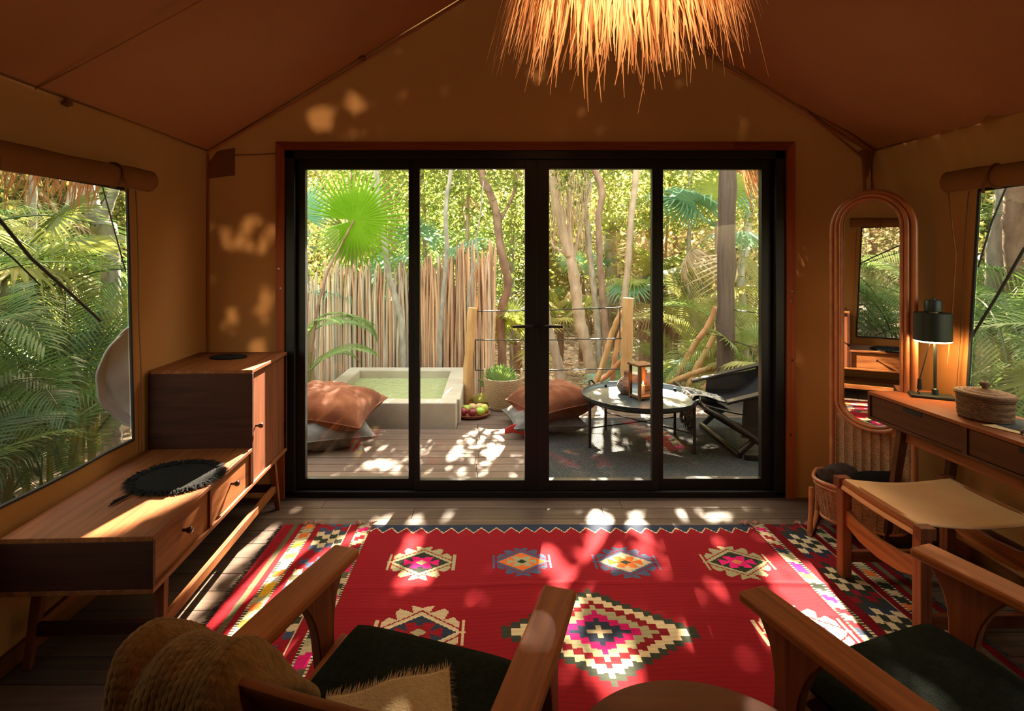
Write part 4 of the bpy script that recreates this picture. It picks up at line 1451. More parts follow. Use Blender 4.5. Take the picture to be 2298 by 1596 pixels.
MB().box(x0, x1, ya, ya + 0.15, GZ, zt).build('front_wall', M['plaster'], pp, bevel=0.012)
MB().box(x0, x1, yb - 0.17, yb, GZ, zt).build('rear_wall', M['plaster'], pp, bevel=0.012)
MB().box(x0 - 0.001, x0 + 0.15, ya + 0.14, yb - 0.16, GZ, zt - 0.0005).build('side_wall', M['plaster'], pp, bevel=0.012)
MB().box(x1 - 0.15, x1 + 0.028, ya + 0.14, yb - 0.16, GZ, zt - 0.0005).build('side_wall', M['plaster'], pp, bevel=0.012)
MB().box(x0 - 0.5, x0, ya + 0.0, ya + 0.16, GZ, zt - 0.004).build('ledge', M['plaster'], pp, bevel=0.012)
MB().grid(40, 40, lambda u, v: (x0 + 0.15 + (x1 - x0 - 0.30) * u, ya + 0.15 + (yb - ya - 0.32) * v, 0.125)).build('water', M['water'], pp)

# stick fence
fn_ = thing('stick_fence', 'tall fence of slender upright branches standing behind the plunge pool', 'fence', (0, 0, 0))
tops = [(600, 640), (683, 640), (720, 625), (760, 585), (800, 590), (850, 600), (915, 605), (945, 600), (975, 585), (1010, 590), (1040, 550), (1055, 555), (1075, 585), (1106, 545), (1115, 560)]
rr = random.Random(77)


def top_y(px):
    for (a, ya_), (b, yb_) in zip(tops[:-1], tops[1:]):
        if a <= px <= b:
            return ya_ + (yb_ - ya_) * (px - a) / (b - a)
    return 620


for layer, (Yf, step) in enumerate(((6.90, 0.0225), (6.96, 0.030))):
    x = -2.75
    while x < 0.055:
        px = CX + x / Yf * F
        zt_ = EYE - (top_y(px) - CY) / F * Yf + rr.uniform(-0.10, 0.12) - 0.03 * layer
        r = rr.uniform(0.011, 0.0185)
        lean = rr.uniform(-0.04, 0.04)
        w1_, w2_ = rr.uniform(-0.012, 0.012), rr.uniform(-0.014, 0.014)
        y = Yf + rr.uniform(-0.012, 0.012)
        grey = px < 935 and rr.random() < 0.62 or rr.random() < 0.15
        MB().tube([(x, y, GZ), (x + w1_, y, 0.3), (x + w2_ + lean * 0.4, y, 0.95), (x + lean, y, zt_ - 0.12), (x + lean * 1.3 + w1_, y, zt_)],
                  [r * 1.15, r * 1.08, r, r * 0.92, r * 0.5], 6).build('fence_stick', M['stick_grey' if grey else 'stick'], fn_, smooth=70)
        x += step * rr.uniform(0.8, 1.25)
for z in (0.1, 0.85):
    MB().tube([(-2.75, 7.0, z), (0.06, 7.0, z + 0.02)], 0.018, 6).build('cross_pole', M['stick'], fn_)


# trees -------------------------------------------------
def leaf_mesh(pts, size, m, name='foliage', seed=0, fine=False):
    r = random.Random(seed)
    vs, fs = [], []
    for p_ in pts:
        s = size * r.uniform(0.6, 1.3)
        d = Vector((r.gauss(0, 1), r.gauss(0, 1), r.gauss(-0.3, 0.6))).normalized()
        n_ = Vector((r.gauss(0, 1), r.gauss(0, 1), r.gauss(0, 1)))
        w = d.cross(n_).normalized() * s * 0.27
        up = w.cross(d).normalized() * s * 0.10
        o = len(vs)
        if fine:
            vs += [p_ - d * s * 0.5, p_ - d * 0.25 * s + w * 0.85 + up, p_ + d * 0.12 * s + w * 0.8 + up, p_ + d * s * 0.5 - up * 0.8, p_ + d * 0.12 * s - w * 0.8 + up, p_ - d * 0.25 * s - w * 0.85 + up]
            fs += [(o, o + 1, o + 2, o + 3), (o, o + 3, o + 4, o + 5)]
        else:
            vs += [p_ - d * s * 0.5, p_ - d * 0.05 * s + w + up, p_ + d * s * 0.5, p_ - d * 0.05 * s - w + up]
            fs += [(o, o + 1, o + 2), (o, o + 2, o + 3)]
    me = bpy.data.meshes.new(name)
    me.from_pydata([tuple(v) for v in vs], [], fs)
    me.materials.append(m)
    me.update()
    return me


def cloud(n, c, r, seed, clumps=30):
    q = random.Random(seed)
    cs = []
    for _ in range(clumps):
        while True:
            p_ = Vector((q.uniform(-1, 1), q.uniform(-1, 1), q.uniform(-1, 1)))
            if p_.length < 1:
                break
        cs.append(p_)
    out = []
    for k in range(n):
        b = cs[k % clumps]
        p_ = b + Vector((q.gauss(0, 0.17), q.gauss(0, 0.17), q.gauss(0, 0.14)))
        out.append(Vector((c[0] + p_.x * r[0], c[1] + p_.y * r[1], c[2] + p_.z * r[2])))
    return out


def trunk(parent, pts, r0_, r1_, m, name='trunk', n=10, seed=0):
    q = random.Random(seed)
    fine = []
    P = [Vector(p_) for p_ in pts]
    for i in range(len(P) - 1):
        a, b, c, d = P[max(i - 1, 0)], P[i], P[i + 1], P[min(i + 2, len(P) - 1)]
        for j in range(5):
            t = j / 5
            fine.append(0.5 * ((2 * b) + (c - a) * t + (2 * a - 5 * b + 4 * c - d) * t * t + (-a + 3 * b - 3 * c + d) * t ** 3))
    fine.append(P[-1])
    nn = len(fine)
    rad = [(r0_ + (r1_ - r0_) * i / (nn - 1)) * (1 + 0.07 * math.sin(i * 1.9 + seed) + q.uniform(-0.03, 0.03)) for i in range(nn)]
    rad[0] *= 1.15
    fine = [p_ + Vector((q.uniform(-1, 1), q.uniform(-1, 1), 0)) * r0_ * 0.08 for p_ in fine]
    return MB().tube(fine, rad, n).build(name, m, parent, smooth=80)


def base_pt(px, py, Y):
    p_ = at(px, py, Y)
    p_.z = ground_z(p_.x, p_.y) - 0.05
    return p_


sun_gaps = [(-1.46, -0.29, 0.10, 0.12), (-1.40, 0.02, 0.09, 0.07), (-1.67, -0.14, 0.12, 0.16), (-0.39, -0.57, 0.05, 0.09), (0.12, -0.07, 0.03, 0.05), (-1.71, 1.72, 0.08, 0.28), (-1.68, 2.10, 0.07, 0.2), (-1.88, 1.82, 0.06, 0.2), (1.72, 1.74, 0.05, 0.16), (1.70, 2.2, 0.04, 0.1), (0.60, 3.05, 0.10, 0.32), (0.80, 3.08, 0.07, 0.30), (0.37, 2.64, 0.12, 0.24), (0.33, 2.32, 0.05, 0.42), (0.46, 2.02, 0.10, 0.18),
              (-0.98, 2.70, 0.17, 0.26), (-1.03, 2.36, 0.17, 0.24), (-0.80, 2.95, 0.10, 0.12), (-0.55, 3.22, 0.22, 0.08), (-0.42, 2.92, 0.06, 0.16), (1.28, 3.27, 0.16, 0.06),
              (-1.40, 1.98, 0.11, 0.32), (-1.48, 1.45, 0.12, 0.34), (-1.37, 2.30, 0.06, 0.30), (-1.25, 2.85, 0.07, 0.36), (-1.26, 2.25, 0.06, 0.30), (-1.34, 2.75, 0.05, 0.20),
              (1.42, 2.44, 0.19, 0.36), (1.28, 2.05, 0.07, 0.18), (0.12, 2.9, 0.05, 0.10), (0.28, 2.85, 0.05, 0.12), (0.82, 2.25, 0.04, 0.14), (1.05, 2.16, 0.04, 0.22), (0.0, 3.15, 0.03, 0.2),
              (-0.96, 4.42, 0.10, 0.06), (-0.80, 4.10, 0.16, 0.10), (-0.28, 4.35, 0.07, 0.12), (0.05, 4.4, 0.10, 0.14), (-0.40, 4.02, 0.07, 0.10), (0.93, 4.65, 0.10, 0.45), (0.95, 4.2, 0.09, 0.25),
              (1.05, 5.6, 0.25, 0.10), (1.95, 5.65, 0.30, 0.18), (1.35, 4.1, 0.2, 0.12), (1.9, 4.35, 0.2, 0.05), (-0.40, 5.7, 0.10, 0.5), (-1.3, 5.0, 0.15, 0.06), (-1.0, 4.75, 0.22, 0.1), (-1.5, 6.3, 0.1, 0.3),
              (-1.1, 5.9, 0.5, 0.12), (-1.9, 1.0, 0.2, 0.2), (1.5, 1.2, 0.2, 0.2), (0.3, 1.55, 0.12, 0.15), (-0.65, 2.2, 0.05, 0.2), (-0.36, 2.62, 0.07, 0.1)]


def is_open(x, y):  # true where leaves are left out so a sun patch lands
    for (a, b, c, d) in sun_gaps:
        # shadows of the leaf edges are drawn out along the sun's azimuth
        dx, dy = x - a - 0.165 * (y - b), y - b
        if (dx / c) ** 2 + (dy / d) ** 2 < 1.10 + 0.6 * noise.noise(Vector((x * 9, y * 6, 3))):
            return True
    return False




def sun_foot(p_):
    k = p_.z / SUN.z
    return p_.x - SUN.x * k, p_.y - SUN.y * k


def spec_tree(label, pix, Y, w0, w1, m, extra_top=1.6, branches=(), leaves=None, name='tree', group=None, lean=0.0):
    """pix: pixel way points from the bottom to the top"""
    t = thing(name, label, 'tree', (0, 0, 0), group=group)
    pts = [base_pt(pix[0][0], pix[0][1], Y)] + [at(x, y, Y) for x, y in pix]
    d = (pts[-1] - pts[-2]).normalized()
    d = (d + Vector((lean, 0, 0.6))).normalized()
    pts.append(pts[-1] + d * extra_top)
    trunk(t, pts, w0 / 2 / F * Y, w1 / 2 / F * Y, m, seed=int(pix[0][0]))
    for br in branches:
        bp_ = [at(x, y, Y + dz) for x, y, dz in br[0]]
        trunk(t, bp_, br[1] / 2 / F * Y, br[2] / 2 / F * Y, m, name='branch', n=7, seed=int(br[0][0][0]))
    if leaves:
        n, c, r, size, lm, sd = leaves
        o = bpy.data.objects.new('foliage', leaf_mesh([p_ for p_ in cloud(n, c, r, sd) if not is_open(*sun_foot(p_))], size, lm, seed=sd, fine=True))
        COL.objects.link(o)
        o.parent = t
        o['kind'] = 'stuff'
    return t


spec_tree('curved dark brown tree trunk rising behind the cable railing by the stick fence',
          [(1125, 860), (1127, 780), (1123, 705), (1140, 640), (1128, 580), (1118, 520), (1112, 470), (1095, 425), (1080, 380)], 7.3, 20, 17, M['bark_brown'],
          branches=[([(1120, 500, 0), (1150, 440, 0.1), (1165, 385, 0.2)], 9, 5)],
          leaves=(2600, (0.1, 7.7, 2.70), (1.35, 0.9, 0.66), 0.070, M['leaf_a'], 5))
spec_tree('slim pale grey trunk standing in front of the reddish end of the stick fence',
          [(987, 830), (988, 745), (997, 640), (1003, 560), (1000, 490), (1004, 430), (1012, 380)], 6.72, 11, 9, M['bark_grey'])
spec_tree('leaning grey trunk crossing the stick fence behind the pool, near the fan palm',
          [(905, 830), (902, 740), (893, 690), (878, 640), (868, 590), (862, 540), (850, 470), (845, 380)], 6.75, 15, 12, M['bark_grey'])
spec_tree('twisted thin grey branch rising from the fence toward its high corner',
          [(1050, 700), (1052, 660), (1058, 620), (1072, 585), (1068, 540), (1075, 500)], 6.8, 5, 3, M['bark_grey'], extra_top=0.5)
spec_tree('mottled tan trunk forking above the leaf litter, behind the brown pillow on the right',
          [(1330, 860), (1322, 800), (1305, 740), (1296, 680), (1288, 620), (1280, 575), (1268, 540)], 7.6, 30, 20, M['bark_tan'],
          branches=[([(1280, 575, 0), (1245, 555, 0), (1236, 538, 0)], 9, 4), ([(1284, 580, 0), (1276, 480, 0.05), (1283, 380, 0.1)], 14, 8),
                    ([(1286, 590, 0), (1300, 520, 0), (1318, 455, 0.0), (1330, 410, 0.1)], 9, 5)])
spec_tree('thick tan stump-like trunk leaning left behind the brown pillow on the right',
          [(1262, 870), (1255, 830), (1240, 770), (1225, 700)], 7.0, 26, 18, M['bark_tan'], extra_top=1.8)
spec_tree('lichen-grey tree trunk between the tan forked trunk and the dark one',
          [(1348, 870), (1343, 790), (1338, 700), (1328, 610), (1320, 530), (1312, 450), (1308, 380)], 7.9, 16, 13, M['bark_grey'], lean=-1.3)
spec_tree('dark brown slender trunk, pale towards its foot, standing behind the tray table',
          [(1366, 880), (1362, 800), (1355, 700), (1347, 600), (1342, 500), (1334, 380)], 6.9, 16, 14, M['bark_brown'], lean=-1.3)
spec_tree('thick rough grey-brown trunk far behind the dark slender trunk',
          [(1378, 800), (1376, 700), (1372, 600), (1368, 480), (1362, 380)], 9.8, 27, 30, M['bark_grey'], lean=1.5)
spec_tree('smooth brown trunk rising above the pale cut post of the railing',
          [(1398, 720), (1402, 660), (1410, 590), (1416, 500), (1422, 440), (1428, 380)], 7.0, 15, 14, M['bark_tan'])
spec_tree('thin pale trunk rising left of the big dark post',
          [(1551, 800), (1550, 720), (1546, 640), (1545, 560), (1549, 480), (1548, 380)], 8.2, 11, 9, M['bark_grey'])
spec_tree('ringed silver trunk rising right of the big dark post',
          [(1672, 800), (1668, 700), (1663, 620), (1672, 560), (1678, 500), (1684, 420)], 8.4, 18, 17, M['bark_grey'])
spec_tree('faint slim trunk among yellow-green leaves beside the thin pale trunk',
          [(1517, 760), (1518, 640), (1515, 520), (1512, 380)], 10.5, 12, 9, M['bark_brown'])
spec_tree('slim brown trunk partly behind the grey trunk on the stick fence',
          [(960, 700), (955, 600), (952, 520), (950, 440), (946, 380)], 8.6, 10, 9, M['bark_brown'])
spec_tree('pale trunk behind the hero fan palm, dividing near the top of the pane',
          [(880, 700), (878, 600), (872, 500), (868, 380)], 9.0, 26, 22, M['bark_tan'])
spec_tree('grey trunk just right of the curved dark brown tree',
          [(1150, 800), (1150, 700), (1147, 620), (1150, 520), (1158, 380)], 8.8, 14, 11, M['bark_grey'])

vt = thing('hanging_vines', 'tangle of dry tan twigs and vines hanging round the forked tan trunk', 'vines')
g = MB()
rr = random.Random(52)
for k in range(150):
    px_, py_, y_ = rr.uniform(1236, 1335), rr.uniform(372, 470), 7.5 + rr.uniform(-0.25, 0.35)
    pts_ = [at(px_, py_, y_)]
    for j in range(4):
        px_ += rr.uniform(-6, 6)
        py_ += rr.uniform(14, 40)
        pts_.append(at(px_, py_, y_))
    if sum(is_open(*sun_foot(p_)) for p_ in pts_) == 0:
        g.tube(pts_, [0.004, 0.004, 0.003, 0.003, 0.0015], 4)
g.build('twigs', M['dry'], vt)['kind'] = 'stuff'

# added canopy, mostly out of view: leaves placed to break the sun into dapples
q = random.Random(99)
pts = []
cell = [(q.uniform(-3.4, 3.2), q.uniform(-2.4, 6.6)) for _ in range(700)]
for k in range(64000):
    if k % 3 == 0:
        cx_, cy_ = cell[q.randrange(len(cell))]
        x, y = cx_ + q.gauss(0, 0.2), cy_ + q.gauss(0, 0.3)
    else:
        x, y = q.uniform(-3.4, 3.2), q.uniform(-2.4, 6.6)
    if is_open(x, y) and q.random() < (0.90 if x < -1.6 else 0.985):
        continue
    Yl = q.uniform(7.6, 9.6)
    z = (Yl - y) / 1.5625
    if z < 1.9 and q.random() < 0.85:
        continue
    pts.append(Vector((x + 0.258 * z, Yl, z)))
ot = thing('dapple_canopy', 'added leafy canopy high over the deck, shaped to throw dappled shade', 'tree', (0, 0, 0))
trunk(ot, [(4.7, 9.3, GZ - 0.1), (4.7, 9.2, 1.5), (4.6, 9.1, 4.2), (4.0, 9.0, 6.3), (2.6, 9.0, 7.4)], 0.12, 0.05, M['bark_grey'])
trunk(ot, [(4.6, 9.1, 4.2), (4.9, 8.8, 5.4), (4.8, 8.8, 6.6)], 0.07, 0.03, M['bark_grey'], name='branch')
for sel, size_, fine_ in (([p_ for p_ in pts if p_.z > 3.5], 0.155, False), ([p_ for k_, p_ in enumerate(pts) if p_.z <= 3.5 and (p_.z > 0)], 0.080, True)):
    o = bpy.data.objects.new('foliage', leaf_mesh(sel, size_, M['leaf_a'], seed=4, fine=fine_))
    COL.objects.link(o)
    o.parent = ot
    o['kind'] = 'stuff'

# background woodland: shared crown meshes
crown_me = [leaf_mesh(cloud(6500, (0, 0, 0), (1.5, 1.3, 1.9), 40 + k, 70), 0.090, M[mk], seed=50 + k) for k, mk in enumerate(('leaf_a', 'leaf_y', 'leaf_b', 'leaf_tan'))]
dg = MB()
rr = random.Random(70)
for k in range(26):
    a_ = rr.uniform(-0.5, 0.5)
    l_ = rr.uniform(0.35, 0.75)
    p0_, p1_, p2_ = Vector((0, 0, 0)), Vector((math.sin(a_) * l_ * 0.5, -abs(math.cos(a_)) * l_ * 0.45, rr.uniform(-0.1, 0.1))), Vector((math.sin(a_) * l_ * 0.6, -l_, rr.uniform(-0.16, 0.16)))
    w_ = Vector((0.011, 0, 0.004))
    dg.add([p0_, p1_ - w_, p1_ + w_, p2_], [(0, 1, 2), (1, 3, 2)])
dry_me = dg.mesh('dry_leaf', M['dry'], smooth=0)
q = random.Random(15)
spots = []
for (Y, n, x0_, x1_) in ((10.5, 8, -7, 9), (12.8, 11, -10, 12), (15.5, 14, -13, 15), (19, 15, -17, 19), (23, 16, -21, 24)):
    for k in range(n):
        sx_, sy_ = x0_ + (x1_ - x0_) * (k + 0.5 + q.uniform(-0.35, 0.35)) / n, Y + q.uniform(-1, 1)
        if 0.3 < sx_ < 3.2 and sy_ < 13.5:
            continue
        spots.append((sx_, sy_))
for x, y in ((-6.5, 6.0), (-8.5, 7.5), (-9.5, 9.5), (-7.5, 4.2), (-6.0, 8.2), (-11, 8), (-7, 2), (-8, -0.5), (6.5, 5.5), (8.0, 7.0), (9.5, 8.5), (7.0, 3.8), (10.5, 10), (6.0, 2.0), (7.5, 9)):
    spots.append((x, y))
GB = 'woodland trees behind the deck'
for k, (x, y) in enumerate(spots):
    sc_ = q.uniform(0.9, 1.35) * (1.25 if y > 17 else 1.0)
    t = thing('woodland_tree', 'slender green-leaved tree in the dense wood surrounding the tent', 'tree', (x, y, ground_z(x, y)), q.uniform(-0.3, 0.3), group=GB)
    hgt = q.uniform(1.5, 3.0)
    tk = trunk(t, [(0, 0, -0.2), (q.uniform(-0.1, 0.1), 0.05, 1.2), (q.uniform(-0.3, 0.3), 0, 2.6), (q.uniform(-0.5, 0.5), 0, 4.4)], q.uniform(0.05, 0.12), 0.04,
               M[('bark_grey', 'bark_brown', 'bark_tan')[k % 3]], n=7, seed=k)
    for j in range(3):
        dx_, dy_ = q.uniform(-1.3, 1.3), q.uniform(-2.1, -0.9)
        ln_ = q.uniform(-0.5, 0.5)
        trunk(t, [(dx_, dy_, -0.2), (dx_ + ln_ * 0.2, dy_, 1.3), (dx_ + ln_ * 0.6, dy_, 2.8), (dx_ + ln_, dy_, 4.4)], q.uniform(0.018, 0.05), 0.015, M[('bark_tan', 'bark_grey', 'bark_brown')[(k + j) % 3]], name='stem', n=5, seed=k * 3 + j)
        if y < 17:
            put('dry_leaf', dry_me, t, (dx_ + ln_ * 0.4, dy_ - 0.05, q.uniform(1.3, 3.4)), (math.radians(q.uniform(60, 120)), q.uniform(-0.4, 0.4), PI + q.uniform(-0.6, 0.6) * 3), q.uniform(0.8, 1.3))
    lim = (y - 5.0) / 1.5625 if -6 < x - 0.165 * y < 3.5 else 99
    for j in range(2 if y < 20 else 3):
        zc = (0.9 if j == 0 else 3.2 * j) + (0.3 if y > 17 else 0.8) * 1.0
        if j and zc + 1.7 * sc_ > lim + 0.6:
            continue
        c_ = put('foliage', crown_me[(k + j) % 4], t, (q.uniform(-0.5, 0.5), q.uniform(-0.4, 0.4), (0.9 if j == 0 else 3.2 * j) * q.uniform(0.9, 1.2) + (0.3 if y > 17 else 0.8)), (0, 0, q.uniform(0, 6)), sc_)
        c_['kind'] = 'stuff'


# palms ---------------------------------------------------
def fan_leaf_mesh(R, nseg, m, gap=30, droop=0.1, seed=0, petiole=0.0, split=0.5, name='fan_leaf'):
    r = random.Random(seed)
    g = MB()
    a0, a1 = math.radians(-90 + gap / 2), math.radians(270 - gap / 2)
    dA = (a1 - a0) / nseg
    for k in range(nseg):
        a = a0 + dA * (k + 0.5)
        off = abs(a - PI / 2) / PI
        L_ = R * (1.0 - 0.22 * off ** 2) * r.uniform(0.93, 1.04)
        sp = split * L_ * r.uniform(0.92, 1.08)
        hw = dA / 2 * 1.0
        d = Vector((math.cos(a), math.sin(a), 0))
        e0, e1 = a - hw, a + hw
        up = 0.016 * R
        p0 = Vector((0, 0, 0))
        w_ = sp * math.tan(hw)
        side = Vector((-math.sin(a), math.cos(a), 0))
        zz = -droop * R * (sp / R) ** 2
        l1 = d * sp - side * w_ + Vector((0, 0, zz))
        c1 = d * sp + Vector((0, 0, zz + up * 1.8))
        r1 = d * sp + side * w_ + Vector((0, 0, zz))
        m2 = L_ * 0.80
        z2 = -droop * R * 0.72 * r.uniform(0.7, 1.4)
        l2 = d * m2 - side * w_ * 0.52 + Vector((0, 0, z2))
        c2 = d * m2 + Vector((0, 0, z2 + up))
        r2 = d * m2 + side * w_ * 0.52 + Vector((0, 0, z2))
        tip = d * L_ + side * r.uniform(-0.02, 0.02) * R + Vector((0, 0, -droop * R * r.uniform(1.0, 2.0)))
        g.add([p0, l1, c1, r1, l2, c2, r2, tip], [(0, 1, 2), (0, 2, 3), (1, 4, 5, 2), (2, 5, 6, 3), (4, 7, 5), (5, 7, 6)])
    if petiole:
        g.tube([(0, 0.03 * R, 0.0), (0, -0.4 * petiole, -0.03 * petiole), (0, -petiole, -0.15 * petiole)], [0.006, 0.008, 0.011], 5)
    return g.mesh(name, m, smooth=0)


def frond_mesh(L_, rise, bend, nl, ll, m, seed=0, lw=0.0062, droop=0.5, name='frond'):
    """feather frond along +X rising at angle `rise`, bending over by `bend` radians"""
    r = random.Random(seed)
    g = MB()
    P, T = [], []
    p_ = Vector((0, 0, 0))
    n = 24
    for k in range(n + 1):
        t = k / n
        a = rise - bend * t ** 1.4
        P.append(p_.copy())
        T.append(Vector((math.cos(a), 0, math.sin(a))))
        p_ = p_ + T[-1] * L_ / n
    g.tube(P, [0.011 * (1 - 0.85 * k / n) for k in range(n + 1)], 4)
    for k in range(nl):
        t = 0.16 + 0.84 * (k + 0.5) / nl
        i = min(int(t * n), n - 1)
        f_ = t * n - i
        b = P[i].lerp(P[i + 1], f_)
        tg = T[i]
        up = Vector((-tg.z, 0, tg.x))
        ln = ll * (math.sin(PI * min(1, (t - 0.05) * 1.02)) ** 0.6 * 0.75 + 0.25) * (1 - 0.45 * max(0, t - 0.7) / 0.3)
        for s in (-1, 1):
            sd = Vector((0, s, 0))
            d = (tg * (0.45 + 0.5 * t) + sd * (1.0 - 0.35 * t) + up * 0.22).normalized()
            l_ = ln * r.uniform(0.9, 1.1)
            w = lw * r.uniform(0.8, 1.2)
            wd = d.cross(up).normalized() * w
            q1 = b + d * l_ * 0.45
            q2 = b + d * l_ * 0.80 + Vector((0, 0, -droop * l_ * 0.16))
            q3 = b + d * l_ * 0.98 + Vector((0, 0, -droop * l_ * r.uniform(0.35, 0.6)))
            g.add([b, q1 - wd, q1 + wd, q2 - wd * 0.7, q2 + wd * 0.7, q3], [(0, 1, 2), (1, 3, 4, 2), (3, 5, 4)])
    return g.mesh(name, m, smooth=0)


FR = [frond_mesh(1.55, 1.15, 1.9, 50, 0.36, M['leaf_b'], 1), frond_mesh(1.9, 1.25, 2.2, 54, 0.40, M['leaf_a'], 2), frond_mesh(1.2, 0.9, 1.6, 44, 0.30, M['leaf_b'], 3), frond_mesh(1.7, 1.3, 1.7, 50, 0.38, M['leaf_y'], 4),
      frond_mesh(1.75, 1.2, 2.1, 52, 0.38, M['leaf_dark'], 5)]
FN = [fan_leaf_mesh(0.46, 34, M['leaf_a'], 50, 0.22, 1, 0.5), fan_leaf_mesh(0.42, 30, M['leaf_y'], 60, 0.30, 2, 0.5), fan_leaf_mesh(0.50, 36, M['leaf_blue'], 50, 0.25, 3, 0.55), fan_leaf_mesh(0.44, 26, M['dry'], 120, 0.8, 4, 0.4)]


def intrudes(me, loc, rot, s, base):
    mw = Matrix.Translation(base) @ Matrix.Translation(loc) @ Euler(rot).to_matrix().to_4x4() @ Matrix.Scale(s, 4)
    vs = me.vertices
    for i in range(0, len(vs), 9):
        p_ = mw @ vs[i].co
        if XL - 0.16 < p_.x < XR + 0.16 and YB - 0.2 < p_.y < YD + 0.25 and p_.z < 3.4:
            return True
        if -2.0 < p_.x < 2.9 and 3.5 < p_.y < 4.9:
            return True
    return False


def areca(label, loc, n, sc, seed, mix=(0, 1, 2), spread=1.0, group=None, azs=None, stems=5):
    r = random.Random(seed)
    t = thing('feather_palm', label, 'palm', loc, group=group)
    for k in range(stems):
        a = r.uniform(0, 2 * PI)
        x, y = 0.10 * math.cos(a), 0.10 * math.sin(a)
        MB().tube([(x, y, -0.1), (x * 1.5, y * 1.5, 0.5 * sc), (x * 2.2, y * 2.2, 0.95 * sc)], [0.022, 0.020, 0.012], 6).build('cane', M['leaf_y'], t)
    for k in range(n):
        az = r.uniform(0, 2 * PI) if azs is None else math.radians(azs[k % len(azs)] + r.uniform(-8, 8))
        s = sc * r.uniform(0.75, 1.15)
        for tr_ in range(7):
            lc_ = Vector((0.12 * math.cos(az), 0.12 * math.sin(az), r.uniform(0.1, 0.85) * sc))
            ro_ = (r.uniform(-0.4, 0.4), r.uniform(-0.35, 0.30) * spread, az)
            if not intrudes(FR[mix[k % len(mix)]], lc_, ro_, s, Vector(loc)):
                put('frond', FR[mix[k % len(mix)]], t, lc_, ro_, s)
                break
            az = r.uniform(0, 2 * PI)
    return t


def fan_palm(label, loc, n, sc, seed, mix=(0, 1), h=1.0, group=None, stem=True, name='fan_palm'):
    r = random.Random(seed)
    t = thing(name, label, 'palm', loc, group=group)
    if stem:
        MB().tube([(0, 0, -0.1), (0.02, 0, h * 0.5), (0, 0, h)], [0.06, 0.055, 0.05], 8).build('trunk', M['bark_brown'], t)
    for k in range(n):
        az = 2 * PI * (k / n) + r.uniform(-0.4, 0.4)
        el = r.uniform(-0.3, 1.15)
        if mix[k % len(mix)] == 3:
            el = r.uniform(-1.2, -0.7)
        d = Vector((math.cos(az) * math.cos(el), math.sin(az) * math.cos(el), math.sin(el)))
        pl_ = 0.5 * sc
        # leaf +Y axis along d
        rot = d.to_track_quat('Y', 'Z').to_euler()
        s_ = sc * r.uniform(0.85, 1.15)
        if not intrudes(FN[mix[k % len(mix)]], Vector((0, 0, h)) + d * pl_, rot, s_, Vector(loc)):
            put('fan_leaf', FN[mix[k % len(mix)]], t, Vector((0, 0, h)) + d * pl_, rot, s_)
    return t


# hero fan leaf in the first pane
HY = 5.75
hp = thing('fan_palm', 'bright green fan palm with one big round leaf spread above the plunge pool', 'palm', (0, 0, 0))
hc = at(793, 495, HY)
hm = fan_leaf_mesh(0.615, 50, M['leaf_hero'], 22, 0.05, 11, 0, 0.47)
hl = put('fan_leaf', hm, hp, hc, (math.radians(84), math.radians(85), math.radians(6)))
MB().tube([at(794, 495, HY - 0.02), at(770, 540, HY - 0.05), at(735, 610, HY - 0.07), at(712, 690, HY - 0.1), at(698, 790, HY - 0.1)], [0.008, 0.009, 0.011, 0.014, 0.018], 8).build('petiole', M['bark_brown'], hp, smooth=70)
hm2 = fan_leaf_mesh(0.36, 26, M['leaf_a'], 150, 0.10, 12, 0, 0.6)
put('fan_leaf', hm2, hp, at(792, 530, HY + 0.15), (math.radians(80), math.radians(215), math.radians(30)))
hm3 = fan_leaf_mesh(0.44, 40, M['leaf_blue'], 30, 0.12, 13, 0, 0.5)
bl_ = thing('fan_palm', 'blue-green fan palm leaf cut by the left edge of the first glass pane', 'palm', (0, 0, 0))
put('fan_leaf', hm3, bl_, at(676, 482, 6.1), (math.radians(75), math.radians(-40), math.radians(12)), 1.05)
MB().tube([at(676, 482, 6.1), at(664, 560, 6.1), at(650, 700, 6.1), base_pt(645, 850, 6.1)], [0.008, 0.01, 0.014, 0.02], 7).build('petiole', M['leaf_b'], bl_, smooth=70)
# rough palm stem at the left edge of pane one
stp = thing('old_palm', 'shaggy tan palm stem at the left edge of the plunge pool', 'palm')
trunk(stp, [base_pt(690, 880, 6.2), at(692, 860, 6.2), at(694, 800, 6.2), at(698, 740, 6.2)], 0.09, 0.045, M['bark_tan'])
g = MB()
rr = random.Random(5)
for k in range(60):
    z_ = rr.uniform(740, 875)
    px_ = rr.uniform(684, 704)
    a_, b_ = at(px_, z_, 6.12), at(px_ + rr.uniform(-5, 9), z_ - rr.uniform(15, 50), 6.10)
    g.tube([a_, b_], [0.008, 0.002], 4)
f = g.build('husk_fibre', M['dry'], stp)
f['kind'] = 'stuff'
# feather fronds drooping over the pool from the left
ap = thing('feather_palm', 'small feather palm with fronds drooping over the left rim of the pool', 'palm')
fA = frond_mesh(0.80, 0.62, 2.0, 44, 0.17, M['leaf_b'], 21, lw=0.0095)
fB = frond_mesh(0.74, 0.45, 1.5, 40, 0.16, M['leaf_b'], 22, lw=0.0095)
put('frond', fA, ap, at(698, 745, 5.9), (0.3, 0, 0.1))
put('frond', fB, ap, at(700, 722, 5.95), (-0.2, -0.1, 0.1), 0.7)
put('frond', fB, ap, at(697, 830, 5.8), (0.2, -0.35, 0.05))
put('frond', fA, ap, at(690, 835, 5.9), (0.1, -0.25, 0.4), 0.8)
put('frond', fB, ap, at(688, 760, 5.8), (0.1, -0.5, -0.6), 0.8)
MB().tube([at(699, 740, 5.9), at(694, 850, 5.9), base_pt(692, 880, 5.9)], 0.012, 6).build('cane', M['leaf_y'], ap)

